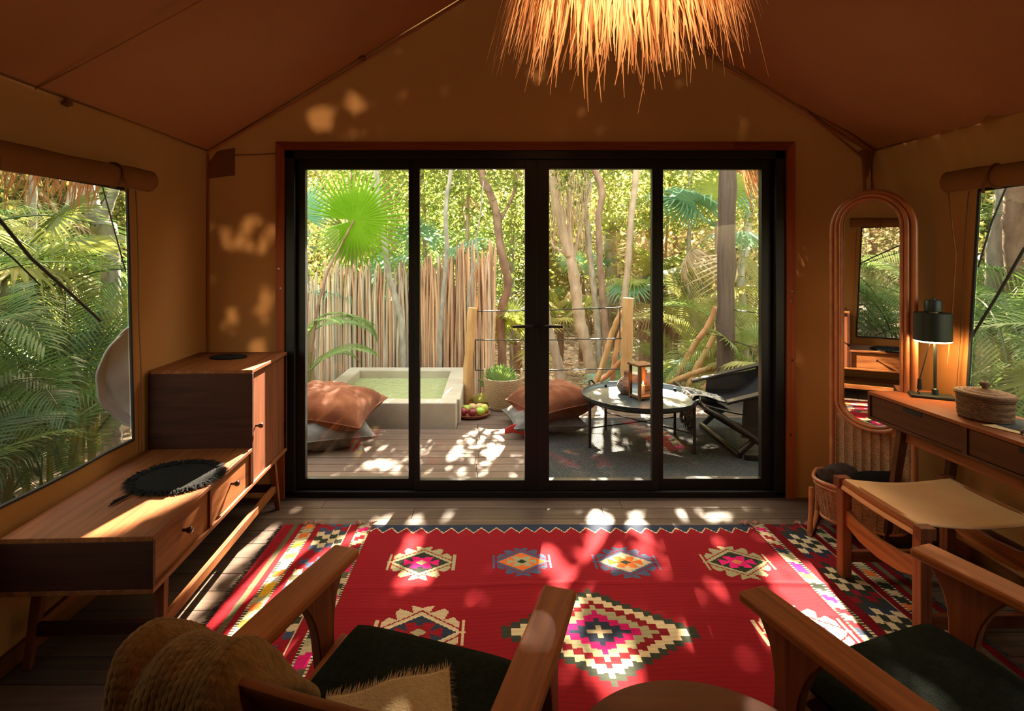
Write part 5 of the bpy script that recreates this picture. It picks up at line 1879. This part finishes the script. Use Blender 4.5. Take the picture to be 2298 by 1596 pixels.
# small plants low by the railing
fan_palm('low yellow-green fan palm between the pale log post and the woven basket', tuple(base_pt(1075, 905, 5.98)), 7, 0.55, 2, (1,), 0.15, stem=False)
fan_palm('bright fan palm behind the railing cables, right of the curved trunk', tuple(base_pt(1160, 820, 7.6)), 9, 0.75, 3, (1, 0), 0.75)
fan_palm('lime green fan palm in the sun behind the tray table, left of the dark post', tuple(base_pt(1592, 700, 8.3)), 11, 0.95, 4, (1, 1, 0), 1.25)
fan_palm('green fan palm at the left edge of the last glass pane', tuple(base_pt(1498, 700, 8.8)), 11, 1.0, 5, (0, 1), 1.35)
fan_palm('blue-green fan palm drooping high beside the big dark post', tuple(base_pt(1612, 760, 7.2)), 8, 1.0, 6, (2, 2, 0, 3), 2.35)
fan_palm('fan palm with a grey-green crown between two trunks in the third pane', tuple(base_pt(1440, 800, 8.6)), 10, 0.95, 7, (2, 0, 3), 1.6)
fan_palm('tall fan palm with green and dry leaves high in the third pane', tuple(base_pt(1455, 760, 9.4)), 12, 1.15, 8, (0, 3, 1), 2.6)
fan_palm('fan palm with dry hanging leaves above the stick fence', tuple(base_pt(962, 800, 8.0)), 10, 0.9, 9, (3, 2, 3), 1.85)
fan_palm('young green fan palm just behind the stick fence, half hidden by it', tuple(base_pt(800, 800, 7.6)), 9, 0.9, 10, (2, 0), 1.25)
fan_palm('bushy fan palm behind the leaf litter below the forked tan trunk', tuple(base_pt(1255, 760, 9.2)), 10, 0.9, 11, (1, 0), 0.9)
fan_palm('pale fan palm between the forked tan trunk and the lichen-grey trunk', tuple(base_pt(1305, 760, 9.9)), 9, 0.8, 12, (2, 3), 1.5)
fan_palm('fan palm low behind the tray table beside the railing post', tuple(base_pt(1440, 830, 6.6)), 9, 0.7, 13, (2, 0), 0.30, stem=False)
areca('golden-green feather palm arching left of the big dark post', tuple(base_pt(1600, 800, 7.0)), 15, 0.85, 14, (3, 1, 3))
areca('green feather palm growing right of the big dark post', tuple(base_pt(1705, 800, 6.6)), 18, 0.95, 15, (1, 0, 3))
areca('feather palm low in front of the log braces', tuple(base_pt(1530, 840, 6.9)), 10, 0.6, 16, (3, 1))
fan_palm('light green palm leaf reaching in front of the big dark post', tuple(base_pt(1668, 860, 5.9) + Vector((0, -0.15, 0))), 6, 0.6, 17, (1, 0), 0.85, stem=False)
GF = 'fan palms deep in the wood'
q = random.Random(61)
for k in range(26):
    Y = q.uniform(9.5, 15)
    x = q.uniform(-0.42, 0.55) * Y
    if 0.3 < x < 3.4 and Y < 12.5:
        Y += 4
    fan_palm('distant fan palm among the trunks deep in the wood', (x, Y, ground_z(x, Y)), 8, q.uniform(0.8, 1.1), 100 + k, ((0, 1), (1, 0), (0, 2), (0, 3))[k % 4], q.uniform(0.5, 2.6), group=GF)

# palms seen through the side windows
GW = 'feather palms outside the mesh window over the sideboard'
lw_ = [(-2.9, 3.75, 1.0), (-3.35, 4.6, 1.15), (-2.75, 3.05, 0.95), (-3.8, 5.6, 1.2), (-3.6, 3.6, 1.25), (-4.5, 5.0, 1.4), (-2.7, 2.2, 1.0), (-3.3, 1.4, 1.2), (-4.3, 3.6, 1.4), (-3.1, 0.4, 1.0)]
for k, (x, y, s) in enumerate(lw_):
    areca('dense feather palm crowding the outside of the mesh window over the sideboard', (x, y, GZ), 17, s, 200 + k, (0, 4, 1) if k % 2 else (4, 0, 4), group=GW)
GW2 = 'feather palms outside the mesh window over the desk'
rw_ = [(3.35, 3.6, 1.0), (4.0, 4.2, 1.2), (3.3, 2.6, 0.95), (4.6, 5.0, 1.3), (4.9, 4.2, 1.3), (3.4, 1.5, 1.0), (5.3, 5.6, 1.4), (4.2, 3.0, 1.2)]
for k, (x, y, s) in enumerate(rw_):
    areca('dense feather palm crowding the outside of the mesh window over the desk', (x, y, GZ), 15, s, 300 + k, (0, 4, 2), group=GW2)
fan_palm('light green fan palm at the left edge of the mesh window over the sideboard', (-3.75, 4.35, GZ), 9, 1.15, 401, (0, 0, 1), 1.75)
fan_palm('blue-green fan palm low outside the mesh window over the desk', (3.05, 3.15, GZ), 9, 0.9, 402, (2, 0), 0.9, stem=False)


def plain_trunk(label, pts, r0_, r1_, m, branches=()):
    t = thing('tree', label, 'tree')
    trunk(t, pts, r0_, r1_, m, seed=3)
    for b in branches:
        trunk(t, b[0], b[1], b[2], m, name='branch', n=8, seed=9)
    return t


def lwp(px, py, Y):
    return at(px, py, Y)


plain_trunk('pale forked tree trunk seen through the upper part of the mesh window over the sideboard',
            [base_pt(250, 800, 5.2), lwp(246, 560, 5.2), lwp(225, 510, 5.2), lwp(200, 450, 5.2), lwp(190, 400, 5.2), lwp(180, 330, 5.2)], 0.085, 0.07, M['bark_grey'],
            [([lwp(222, 505, 5.2), lwp(240, 470, 5.2), lwp(258, 420, 5.2), lwp(262, 370, 5.2)], 0.05, 0.035)])
plain_trunk('slim pale leaning trunk left of the forked one beyond the window over the sideboard',
            [base_pt(125, 700, 5.6), lwp(132, 560, 5.6), lwp(148, 500, 5.6), lwp(160, 440, 5.6), lwp(170, 380, 5.6)], 0.05, 0.035, M['bark_grey'])
plain_trunk('thin upright pale trunk beyond the window over the sideboard',
            [base_pt(72, 700, 6.0), lwp(72, 560, 6.0), lwp(75, 480, 6.0), lwp(73, 380, 6.0)], 0.04, 0.032, M['bark_grey'])
plain_trunk('broad dark trunk at the edge of the frame beyond the window over the desk',
            [base_pt(2285, 700, 5.0), lwp(2285, 600, 5.0), lwp(2282, 480, 5.0), lwp(2290, 380, 5.0)], 0.10, 0.10, M['bark_brown'])
plain_trunk('pale leaning trunk beyond the window over the desk',
            [base_pt(2225, 800, 5.4), lwp(2235, 600, 5.4), lwp(2250, 500, 5.4), lwp(2260, 400, 5.4)], 0.09, 0.08, M['bark_grey'])

# guy ropes outside the mesh windows
for k, (lab, pts, r) in enumerate((
        ('black guy rope running diagonally across the window over the sideboard', [lwp(-20, 470, 2.25), lwp(70, 580, 2.6), lwp(160, 660, 2.9), lwp(225, 720, 3.2)], 0.008),
        ('thin black cord sagging below the guy rope outside the window over the sideboard', [lwp(-20, 540, 2.3), lwp(30, 580, 2.5), lwp(90, 640, 2.8)], 0.004),
        ('thin black cord at the upper corner of the window over the sideboard', [lwp(228, 412, 2.95), lwp(252, 500, 2.97), lwp(282, 610, 2.98)], 0.004),
        ('black guy rope running diagonally across the window over the desk', [lwp(2300, 555, 2.95), lwp(2240, 660, 3.1), lwp(2178, 760, 3.3)], 0.008),
        ('thin black cord beside the guy rope outside the window over the desk', [lwp(2262, 410, 3.05), lwp(2225, 500, 3.1), lwp(2195, 600, 3.15)], 0.005))):
    o = MB().tube(pts, r, 6).build('guy_rope', M['black_web'], smooth=70)
    tag(o, lab, 'rope')

# pale canvas bundle outside the left window
def bundle(u, v):
    a = PI * u
    w = 0.24 * math.sin(PI * min(1, v * 0.98 + 0.01)) ** 0.55
    f_ = 0.012 * math.sin(a * 7 + v * 4) + 0.02 * noise.noise(Vector((u * 5, v * 5, 0)))
    return (0.10 * math.sin(a) * (w / 0.24) - f_, (w + f_) * math.cos(a), 0.50 + 0.62 * v)


o = MB().grid(30, 26, bundle).build('folded_shade', M['shade_cloth'], loc=(-2.02, 3.36, 0.0), rot=(0, 0, 0.75 + PI / 2), smooth=70, solid=0.01)
tag(o, 'pale grey folded canvas shade leaning outside the corner of the window over the sideboard', 'canvas')

# thatch eaves
te = thing('thatched_eave', 'dry orange-brown thatch hanging at the upper right of the last glass pane', 'thatch')
g = MB()
rr = random.Random(44)
a0, a1 = at(1655, 330, 4.7), at(1800, 330, 4.1)
for k in range(420):
    t_ = rr.random()
    top = at(1650 + 110 * rr.random() ** 0.8, 300 + 60 * rr.random(), 4.5 + rr.uniform(-0.25, 0.25))
    dx = rr.uniform(0.12, 0.34)
    L_ = rr.uniform(0.25, 0.75)
    p1 = top + Vector((dx * 0.4, 0, -L_ * 0.4))
    p2 = top + Vector((dx, 0, -L_))
    w = Vector((0.004, 0.002, 0))
    g.add([top - w, top + w, p1 - w, p1 + w, p2], [(0, 1, 3, 2), (2, 3, 4)])
g.build('dry_strands', M['thatch'], te, smooth=0)['kind'] = 'stuff'
MB().tube([at(1655, 380, 4.75), at(1720, 420, 4.6), at(1780, 450, 4.5)], 0.018, 8).build('rafter', M['log_red'], te)
te = thing('thatched_eave', 'dry brown thatch fringe hanging at the top of the window over the sideboard', 'thatch')
g = MB()
for k in range(420):
    y = rr.uniform(0.6, 3.1)
    top = Vector((-2.15 + rr.uniform(-0.12, 0.1), y, 1.98 + rr.uniform(-0.03, 0.05)))
    L_ = rr.uniform(0.08, 0.26)
    p1 = top + Vector((rr.uniform(-0.05, 0.02), rr.uniform(-0.03, 0.03), -L_ * 0.6))
    p2 = p1 + Vector((rr.uniform(-0.06, 0.01), rr.uniform(-0.03, 0.03), -L_ * 0.5))
    w = Vector((0.002, 0.003, 0))
    g.add([top - w, top + w, p1 - w, p1 + w, p2], [(0, 1, 3, 2), (2, 3, 4)])
g.build('dry_strands', M['thatch'], te, smooth=0)['kind'] = 'stuff'

# posts, cables and log braces
def logpost(name, label, pts, r0_, r1_, m, n=14):
    o = trunk(None, pts, r0_, r1_, m, name=name, n=n, seed=1)
    tag(o, label, 'post')
    return o


PYY = 5.80
def zfix(p_, z):
    p_ = Vector(p_); p_.z = z; return p_
logpost('log_post', 'pale peeled log post beside the pool, holding the left ends of the cables', [zfix(at(1049, 905, PYY), -0.3), at(1050, 860, PYY), at(1054, 780, PYY), at(1060, 691, PYY)], 0.052, 0.046, M['log'])
logpost('log_post', 'short pale log post holding the right ends of the cables', [zfix(at(1405, 890, PYY), -0.3), at(1406, 860, PYY), at(1407, 780, PYY), at(1409, 669, PYY)], 0.060, 0.056, M['log'])
logpost('log_post', 'tall dark brown round post in the last glass pane', [zfix(at(1628, 905, 5.86), -0.3), at(1629, 800, 5.86), at(1630, 600, 5.86), at(1633, 380, 5.86), at(1634, 250, 5.86)], 0.090, 0.086, M['log_dark'], 20)
cables = (('upper', 699, 690, 0), ('middle', 763, 760, 0), ('lower', 831, 828, 0))
for nm, ya_, yb_, _ in cables:
    o = MB().tube([at(1066, ya_, PYY), at(1240, (ya_ + yb_) / 2 + 1.5, PYY), at(1396, yb_, PYY)], 0.0055, 6).build('railing_cable', M['cable'], smooth=70)
    tag(o, '%s black steel cable stretched between the two pale log posts' % nm, 'cable')
for x, a_, b_ in ((1067, 763, 831), (1391, 690, 760)):
    o = MB().tube([at(x, a_, PYY), at(x, b_, PYY)], 0.006, 6).build('cable_stay', M['cable'])
    tag(o, 'short upright black stay joining cables beside the %s log post' % ('poolside' if x < 1200 else 'short'), 'cable')
for nm, ya_, yb_, yc in (('upper', 695, 706, 5.0), ('middle', 765, 790, 5.0), ('lower', 838, 868, 5.0)):
    o = MB().tube([at(1643, ya_, 5.86), at(1725, yb_, 5.2)], 0.005, 6).build('railing_cable', M['cable'])
    tag(o, '%s cable running right from the tall dark post' % nm, 'cable')
LB = [('reddish log brace rising to the left side of the tall dark post', [(1497, 866, 6.3), (1520, 840, 6.3), (1555, 780, 6.3), (1590, 728, 6.3), (1606, 690, 6.25)], 15, 12, 'log_red'),
      ('pale log brace crossing in front of the reddish brace by the tall dark post', [(1540, 880, 6.15), (1562, 830, 6.15), (1590, 780, 6.15), (1612, 735, 6.1)], 15, 14, 'log'),
      ('crooked log rail lying level from the braces to the tall dark post', [(1497, 862, 6.2), (1530, 848, 6.2), (1565, 835, 6.1), (1600, 825, 6.1), (1615, 820, 6.05)], 12, 13, 'log'),
      ('short log prop leaning against the foot of the tall dark post', [(1565, 900, 6.0), (1585, 868, 6.0), (1606, 842, 6.0), (1614, 832, 5.98)], 13, 12, 'log_red'),
      ('pale log brace rising from behind the tray table to the short log post', [(1332, 870, 6.15), (1352, 820, 6.15), (1368, 765, 6.15), (1384, 720, 6.1), (1398, 700, 6.05)], 13, 12, 'log'),
      ('reddish log brace behind the short log post', [(1372, 872, 6.3), (1378, 815, 6.3), (1388, 760, 6.3), (1398, 735, 6.3)], 12, 11, 'log_red'),
      ('bent log lying low between the braces behind the tray table', [(1330, 866, 6.2), (1360, 845, 6.25), (1385, 820, 6.2), (1398, 808, 6.15)], 11, 12, 'log_red')]
for lab, px_, w0, w1, mm_ in LB:
    pts = [at(*p_) for p_ in px_]
    b0 = pts[0].copy()
    b0 += (pts[0] - pts[1]).normalized() * 0.1
    if b0.z > -0.15 and 'level' not in lab:
        b0 = pts[0] + (pts[0] - pts[1]) * ((pts[0].z + 0.36) / max(0.05, (pts[1].z - pts[0].z)))
    pts = [b0] + pts
    o = trunk(None, pts, w0 / 2 / F * 6.2, w1 / 2 / F * 6.2, M[mm_], name='log_brace', n=10, seed=len(lab))
    tag(o, lab, 'log')

# ------------------------------------------------------------ things on the deck
ro = thing('woven_rug', 'charcoal woven outdoor rug lying on the deck under the tray table', 'rug')
MB().grid(80, 50, lambda u, v: (0.42 + 3.1 * u, YD + 0.14 + (5.27 - YD - 0.14) * v, 0.008 + 0.0012 * math.sin(u * 600))).build('weave', M['outdoor_rug'], ro, smooth=60)
g = MB()
for k in range(150):
    y = YD + 0.16 + (5.25 - YD - 0.16) * k / 149
    L_ = rr.uniform(0.05, 0.10)
    g.tube([(0.424, y, 0.009), (0.42 - L_ * 0.6, y + rr.uniform(-0.01, 0.01), 0.012), (0.42 - L_, y + rr.uniform(-0.02, 0.02), 0.004)], [0.004, 0.0035, 0.002], 4)
g.build('fringe', M['charcoal'], ro)['kind'] = 'stuff'


def pillow(name, label, c, w, d, h, m, rz, seed, tilt=(0, 0)):
    def shell(s):
        def fn(u, v):
            a, b = 2 * u - 1, 2 * v - 1
            k = ((1 - abs(a) ** 3.4) * (1 - abs(b) ** 3.4)) ** 0.55
            e = 1 - 0.13 * (1 - (1 - abs(a)) ** 1) * (1 - b * b) - 0.0
            x = a * w / 2 * (1 - 0.10 * (1 - b * b) * (abs(a) ** 3))
            y = b * d / 2 * (1 - 0.10 * (1 - a * a) * (abs(b) ** 3))
            wr = 0.030 * noise.noise(Vector((a * 2.2 + seed, b * 2.2, s))) + 0.010 * abs(noise.noise(Vector((a * 6 + b * 3, b * 2 + seed, s))))
            rad = 0.012 * math.sin(math.atan2(b, a) * 14 + seed) * (max(abs(a), abs(b)) ** 2) * (1 - max(abs(a), abs(b)))
            z = s * (h / 2 * k * (1.0 if s > 0 else 0.92) + (wr + rad * 3) * k)
            if s < 0:
                z = max(z, -h * 0.46)
            return (x, y, z)
        return fn
    g = MB().grid(44, 44, shell(1))
    n0 = len(g.f)
    g.grid(44, 44, shell(-1))
    g.f[n0:] = [tuple(reversed(f_)) for f_ in g.f[n0:]]
    t = thing(name, label, 'pillow', c, 0, rot=(tilt[0], tilt[1], rz))
    g.build('cover', m, t, smooth=80)
    # piped seam
    e_ = []
    for k in range(4):
        for j in range(16):
            f_ = j / 16
            u, v = ((f_, 0), (1, f_), (1 - f_, 1), (0, 1 - f_))[k]
            e_.append(shell(1)(u, v))
    e_.append(e_[0])
    MB().tube(e_, 0.006, 6, cap=False).build('piping', m, t, smooth=80)
    return t


pillow('floor_pillow', 'big grey floor pillow lying on the deck beneath the rust pillow by the pool', (-1.34, 4.60, 0.105), 0.74, 0.66, 0.24, M['grey_cloth'], 0.35, 3)
pillow('floor_pillow', 'big rust-brown floor pillow on top of a grey pillow beside the pool', (-1.30, 4.66, 0.275), 0.74, 0.68, 0.28, M['rust_cloth'], -0.12, 5, (0.10, 0.10))
pillow('floor_pillow', 'grey floor pillow with a red underside near the fruit plate', (0.46, 4.98, 0.09), 0.62, 0.60, 0.19, M['grey_cloth'], 0.15, 8)
pillow('floor_pillow', 'rust-brown floor pillow stacked beside the tray table', (0.53, 4.95, 0.245), 0.60, 0.60, 0.29, M['rust_cloth'], 0.4, 9, (0.0, -0.1))
o = MB().grid(16, 8, lambda u, v: (0.0 + 0.30 * u, 0.05 * math.sin(PI * u), 0.0 + 0.10 * v * (1 - 0.6 * abs(2 * u - 1)) + 0.012 * math.sin(u * 8))).build('red_blanket', M['red_cloth'], loc=(0.12, 4.69, 0.035), rot=(0, 0, -0.35), smooth=70, solid=0.008)
tag(o, 'bright red cloth tucked against the grey floor pillow near the fruit plate', 'cloth')

# fruit plate
fx, fy = -0.17, 5.36
fp = thing('fruit_plate', 'round reddish wooden plate of fruit on the deck beside the pool', 'plate', (fx, fy, 0.002))
MB().lathe([(0, 0), (0.13, 0), (0.158, 0.012), (0.168, 0.034), (0.160, 0.034), (0.148, 0.016), (0, 0.012)], 48).build('plate', M['red_wood'], fp, smooth=50)


def fruit(name, label, x, y, r, m, stem=True, kz=0.9):
    t = thing(name, label, 'fruit', (fx + x, fy + y, 0.014 + r * kz))
    pr_ = []
    for k in range(13):
        a = -PI / 2 + PI * k / 12
        rad = r * math.cos(a) * (1 + 0.04 * math.sin(a))
        z = r * kz * math.sin(a) - (0.10 * r * math.exp(-(rad / (0.3 * r)) ** 2) if k > 6 else 0)
        pr_.append((max(rad, 0.0), z))
    MB().lathe(pr_, 20).build('flesh', m, t, smooth=80)
    if stem:
        MB().tube([(0, 0, r * kz * 0.82), (0.003, 0, r * kz * 1.15)], 0.0018, 5).build('stem', M['twig'], t)
    return t


fruit('apple', 'dark red apple at the left of the fruit plate', -0.085, -0.045, 0.044, M['apple_red'])
fruit('apple', 'dark red apple in the middle front of the fruit plate', 0.005, -0.075, 0.043, M['apple_red'])
fruit('apple', 'green apple at the front right of the fruit plate', 0.078, -0.050, 0.046, M['apple_green'])
fruit('pear', 'yellow pear at the right end of the fruit plate', 0.115, 0.030, 0.038, M['pear'], kz=1.2)
fruit('green_fruit', 'green fruit behind the red apples on the plate', -0.060, 0.050, 0.042, M['apple_green'], False)
fruit('orange_fruit', 'tan round fruit at the back left of the plate', 0.000, 0.085, 0.045, M['tan_fruit'], False)
fruit('orange_fruit', 'tan round fruit at the back right of the plate', 0.070, 0.100, 0.044, M['tan_fruit'], False)

# woven basket with palm leaves
bx, by = 0.128, 5.62
wbk = thing('woven_basket', 'large round straw basket with handles holding palm leaves on the deck', 'basket', (bx, by, 0.002))
pr_ = [(0, 0), (0.125, 0)]
for k in range(22):
    t_ = k / 21
    r = 0.13 + 0.065 * math.sin(min(1, t_ * 0.78 + 0.0) * PI / 1.6) + 0.0022 * (k % 2)
    pr_.append((r, 0.008 + 0.30 * t_))
pr_ += [(0.178, 0.305), (0.172, 0.20), (0.12, 0.02), (0, 0.02)]
MB().lathe(pr_, 56).build('basket_body', M['basket'], wbk, smooth=60)
for a in (PI * 1.0, 0.05):
    c, s = math.cos(a), math.sin(a)
    MB().tube([(c * 0.18 - s * q_ * 0.045, s * 0.18 + c * q_ * 0.045, 0.27 + h_) for q_, h_ in ((-1, 0), (-1, 0.06), (-0.6, 0.10), (0, 0.115), (0.6, 0.10), (1, 0.06), (1, 0))], 0.011, 8).build('handle', M['basket'], wbk, smooth=70)
cut_m = fan_leaf_mesh(0.27, 22, M['leaf_b'], 230, 0.05, 31, 0.2, 0.85)
for k, (rz_, ty, lab) in enumerate(((-0.25, 0.35, 'cut pleated palm leaf standing at the left of the straw basket'), (0.10, 0.18, 'cut pleated palm leaf standing in the middle of the straw basket'), (0.0, -0.28, 'grey-green pleated palm leaf leaning at the back of the straw basket'))):
    t = thing('palm_leaf', lab, 'leaf', (bx - 0.06 + 0.02 * k, by - 0.04 + 0.04 * k, 0.17))
    put('blade', cut_m, t, (0, 0, 0), (math.radians(82), ty, rz_), 1.0)

# tray table
tcx, tcy = at(1436, 892, 4.52).x, 4.52
tt = thing('tray_table', 'low round dark metal tray table on thin legs on the outdoor rug', 'table', (tcx, tcy, 0))
R = 0.455
MB().lathe([(0, 0.372), (R - 0.035, 0.372), (R - 0.01, 0.385), (R, 0.412), (R - 0.004, 0.412), (R - 0.014, 0.390), (R - 0.037, 0.377), (0, 0.377)], 72).build('tray', M['tray'], tt, smooth=40)
for k in range(2):
    a = 2.35 + PI * k
    MB().tube([((R + 0.0) * math.cos(a - 0.08), (R + 0.0) * math.sin(a - 0.08), 0.41), ((R + 0.02) * math.cos(a - 0.04), (R + 0.02) * math.sin(a - 0.04), 0.44), ((R + 0.02) * math.cos(a + 0.04), (R + 0.02) * math.sin(a + 0.04), 0.44), (R * math.cos(a + 0.08), R * math.sin(a + 0.08), 0.41)], 0.008, 6).build('handle', M['black_metal'], tt)
la = []
for wx, wz in ((at(1322, 1007, 4.44).x, 4.44), (at(1557, 1022, 4.295).x, 4.295), (at(1535, 978, 4.76).x, 4.80), (tcx - 0.18, 4.86)):
    a = math.atan2(wz - tcy, wx - tcx)
    p_ = (0.418 * math.cos(a), 0.418 * math.sin(a))
    la.append(p_)
    MB().tube([(p_[0], p_[1], 0.012), (p_[0], p_[1], 0.400)], 0.011, 10).build('leg', M['black_metal'], tt)
MB().tube([(0.41 * math.cos(t_), 0.41 * math.sin(t_), 0.366) for t_ in np.linspace(0, 2 * PI, 49)], 0.006, 6, cap=False).build('support_ring', M['black_metal'], tt)
MB().tube([(*la[0], 0.16), (*la[2], 0.16)], 0.0055, 6).build('cross_bar', M['black_metal'], tt)
MB().tube([(*la[1], 0.16), (*la[3], 0.16)], 0.0055, 6).build('cross_bar', M['black_metal'], tt)

# jug
jp = at(1408, 895, 4.66)
jg = thing('clay_jug', 'round dark brown ribbed jug standing on the tray table', 'jug', (jp.x, 4.66, 0.378))
pr_ = [(0, 0), (0.055, 0)]
for k in range(20):
    t_ = k / 19
    pr_.append((0.055 + 0.038 * math.sin(PI * min(1, t_ * 1.02)) ** 0.8 + 0.0012 * (k % 2) - 0.022 * t_, 0.004 + 0.135 * t_))
pr_ += [(0.028, 0.150), (0.027, 0.172), (0.034, 0.182), (0.030, 0.183), (0.022, 0.172), (0, 0.15)]
MB().lathe(pr_, 40).build('jug_body', M['jug'], jg, smooth=60)
# lantern
lp_ = at(1440, 905, 4.50)
ln_ = thing('candle_lantern', 'square wooden lantern with two burning candles on the tray table', 'lantern', (lp_.x, 4.50, 0.378), 0.35)
MB().box(-0.070, 0.070, -0.070, 0.070, 0.012, 0.030).build('base', M['lantern_wood'], ln_, bevel=0.002)
for sx in (-1, 1):
    for sy in (-1, 1):
        MB().box(sx * 0.062 - 0.010, sx * 0.062 + 0.010, sy * 0.062 - 0.010, sy * 0.062 + 0.010, 0.0, 0.262).build('corner_post', M['lantern_wood'], ln_)
MB().box(-0.080, 0.080, -0.080, 0.080, 0.262, 0.278).build('lid', M['lantern_wood'], ln_, bevel=0.002)
for sx in (-1, 1):
    MB().add([(sx * 0.062, -0.052, 0.03), (sx * 0.062, 0.052, 0.03), (sx * 0.062, 0.052, 0.262), (sx * 0.062, -0.052, 0.262)], [(0, 1, 2, 3)]).build('glass_pane', M['glass'], ln_, smooth=0)
for cx_, cy_, ch in ((-0.018, 0.0, 0.085), (0.020, 0.010, 0.07)):
    c_ = MB().lathe([(0, 0.031), (0.016, 0.031), (0.016, ch + 0.03), (0, ch + 0.028)], 16, (cx_, cy_, 0)).build('candle', M['wax'], ln_)
    MB().lathe([(0, ch + 0.034), (0.005, ch + 0.042), (0.004, ch + 0.052), (0, ch + 0.068)], 8, (cx_, cy_, 0)).build('flame', M['flame'], c_)
cl_ = bpy.data.lights.new('candle_light', 'POINT')
cl_.energy = 1.2
cl_.color = (1, 0.42, 0.12)
cl_.shadow_soft_size = 0.02
co_ = bpy.data.objects.new('candle_light', cl_)
COL.objects.link(co_)
co_.location = (lp_.x, 4.50, 0.378 + 0.16)

# dark sling lounge at the right of the deck
dc = thing('sling_lounger', 'low black wooden sling lounger on the outdoor rug at the right pane', 'chair')
Y0, Y1_ = 4.22, 4.95


def xz(px, py, Y):
    p_ = at(px, py, Y)
    return p_.x, p_.z


for Yc in (Y0, Y1_):
    w = 0.03
    x_a, z_a = 1.60, 0.36
    x_b, z_b = 2.08, 0.06
    MB().tube([(x_a - 0.01, Yc, z_a + 0.005), (1.70, Yc, 0.305), (1.90, Yc, 0.185), (x_b, Yc, z_b), (2.25, Yc, 0.012)], [0.020, 0.024, 0.026, 0.024, 0.018], 10, flat=0.8).build('seat_runner', M['black_wood'], dc, smooth=60)
    MB().tube([(1.86, Yc + 0.035, 0.03), (2.05, Yc + 0.035, 0.20), (2.30, Yc + 0.035, 0.46), (2.52, Yc + 0.035, 0.75)], [0.026, 0.026, 0.024, 0.02], 10, flat=0.7).build('back_runner', M['black_wood'], dc, smooth=60)
MB().tube([(1.84, Y0 - 0.02, 0.032), (1.84, Y1_ + 0.02, 0.032)], 0.022, 10).build('foot_bar', M['black_wood'], dc)
MB().beam((1.86, Y0 - 0.05, 0.032), (2.4, Y0 - 0.10, 0.032), 0.03, 0.045).build('floor_runner', M['black_wood'], dc, bevel=0.004)
MB().tube([(1.61, Y0, 0.36), (1.61, Y1_, 0.40)], 0.018, 10).build('front_bar', M['black_wood'], dc)
sl = [(1.61, 0.385), (1.75, 0.345), (1.92, 0.315), (2.10, 0.33), (2.28, 0.45), (2.42, 0.65), (2.50, 0.82)]


def slfn(u, v):
    x, z = cr(sl, v)
    return (x, Y0 + 0.03 + (Y1_ - Y0 - 0.06) * u, z - 0.03 * math.sin(PI * u))


MB().grid(12, 30, slfn).build('leather_sling', M['black_leather'], dc, smooth=70, solid=0.01)
for Yc, z_ in ((Y0, 0.0), (Y1_, 0.0)):
    MB().prism([(1.74, Yc - 0.035, 0.405), (2.55, Yc - 0.035, 0.60), (2.55, Yc + 0.05, 0.60), (1.76, Yc + 0.05, 0.405)], (0, 0, 0.02)).build('armrest', M['black_wood'], dc, bevel=0.004)
    MB().prism([(1.86, Yc - 0.012, 0.16), (2.02, Yc - 0.012, 0.14), (2.35, Yc - 0.012, 0.53), (1.88, Yc - 0.012, 0.43)], (0, 0.024, 0)).build('side_board', M['black_leather'], dc)
tw_ = thing('fringed_throw', 'black and white fringed throw hanging over the front of the sling lounger', 'throw')


def twfn(u, v):
    keys = [(1.90, 0.345), (1.78, 0.375), (1.66, 0.41), (1.585, 0.405), (1.575, 0.32), (1.59, 0.22)]
    x, z = cr(keys, v)
    return (x, Y0 + 0.22 + 0.34 * u, z + 0.008 * math.sin(u * 11) - 0.02 * math.sin(PI * u))


MB().grid(24, 24, twfn).build('woven_sheet', M['throw'], tw_, smooth=70, solid=0.006)
g = MB()
for k in range(46):
    a_ = Vector(twfn(k / 45, 1))
    g.tube([a_, a_ + Vector((rr.uniform(-0.01, 0.01), rr.uniform(-0.01, 0.01), -0.05)), a_ + Vector((rr.uniform(-0.015, 0.015), rr.uniform(-0.02, 0.02), -rr.uniform(0.07, 0.11)))], [0.004, 0.0035, 0.002], 4)
g.build('fringe', M['throw'], tw_)['kind'] = 'stuff'
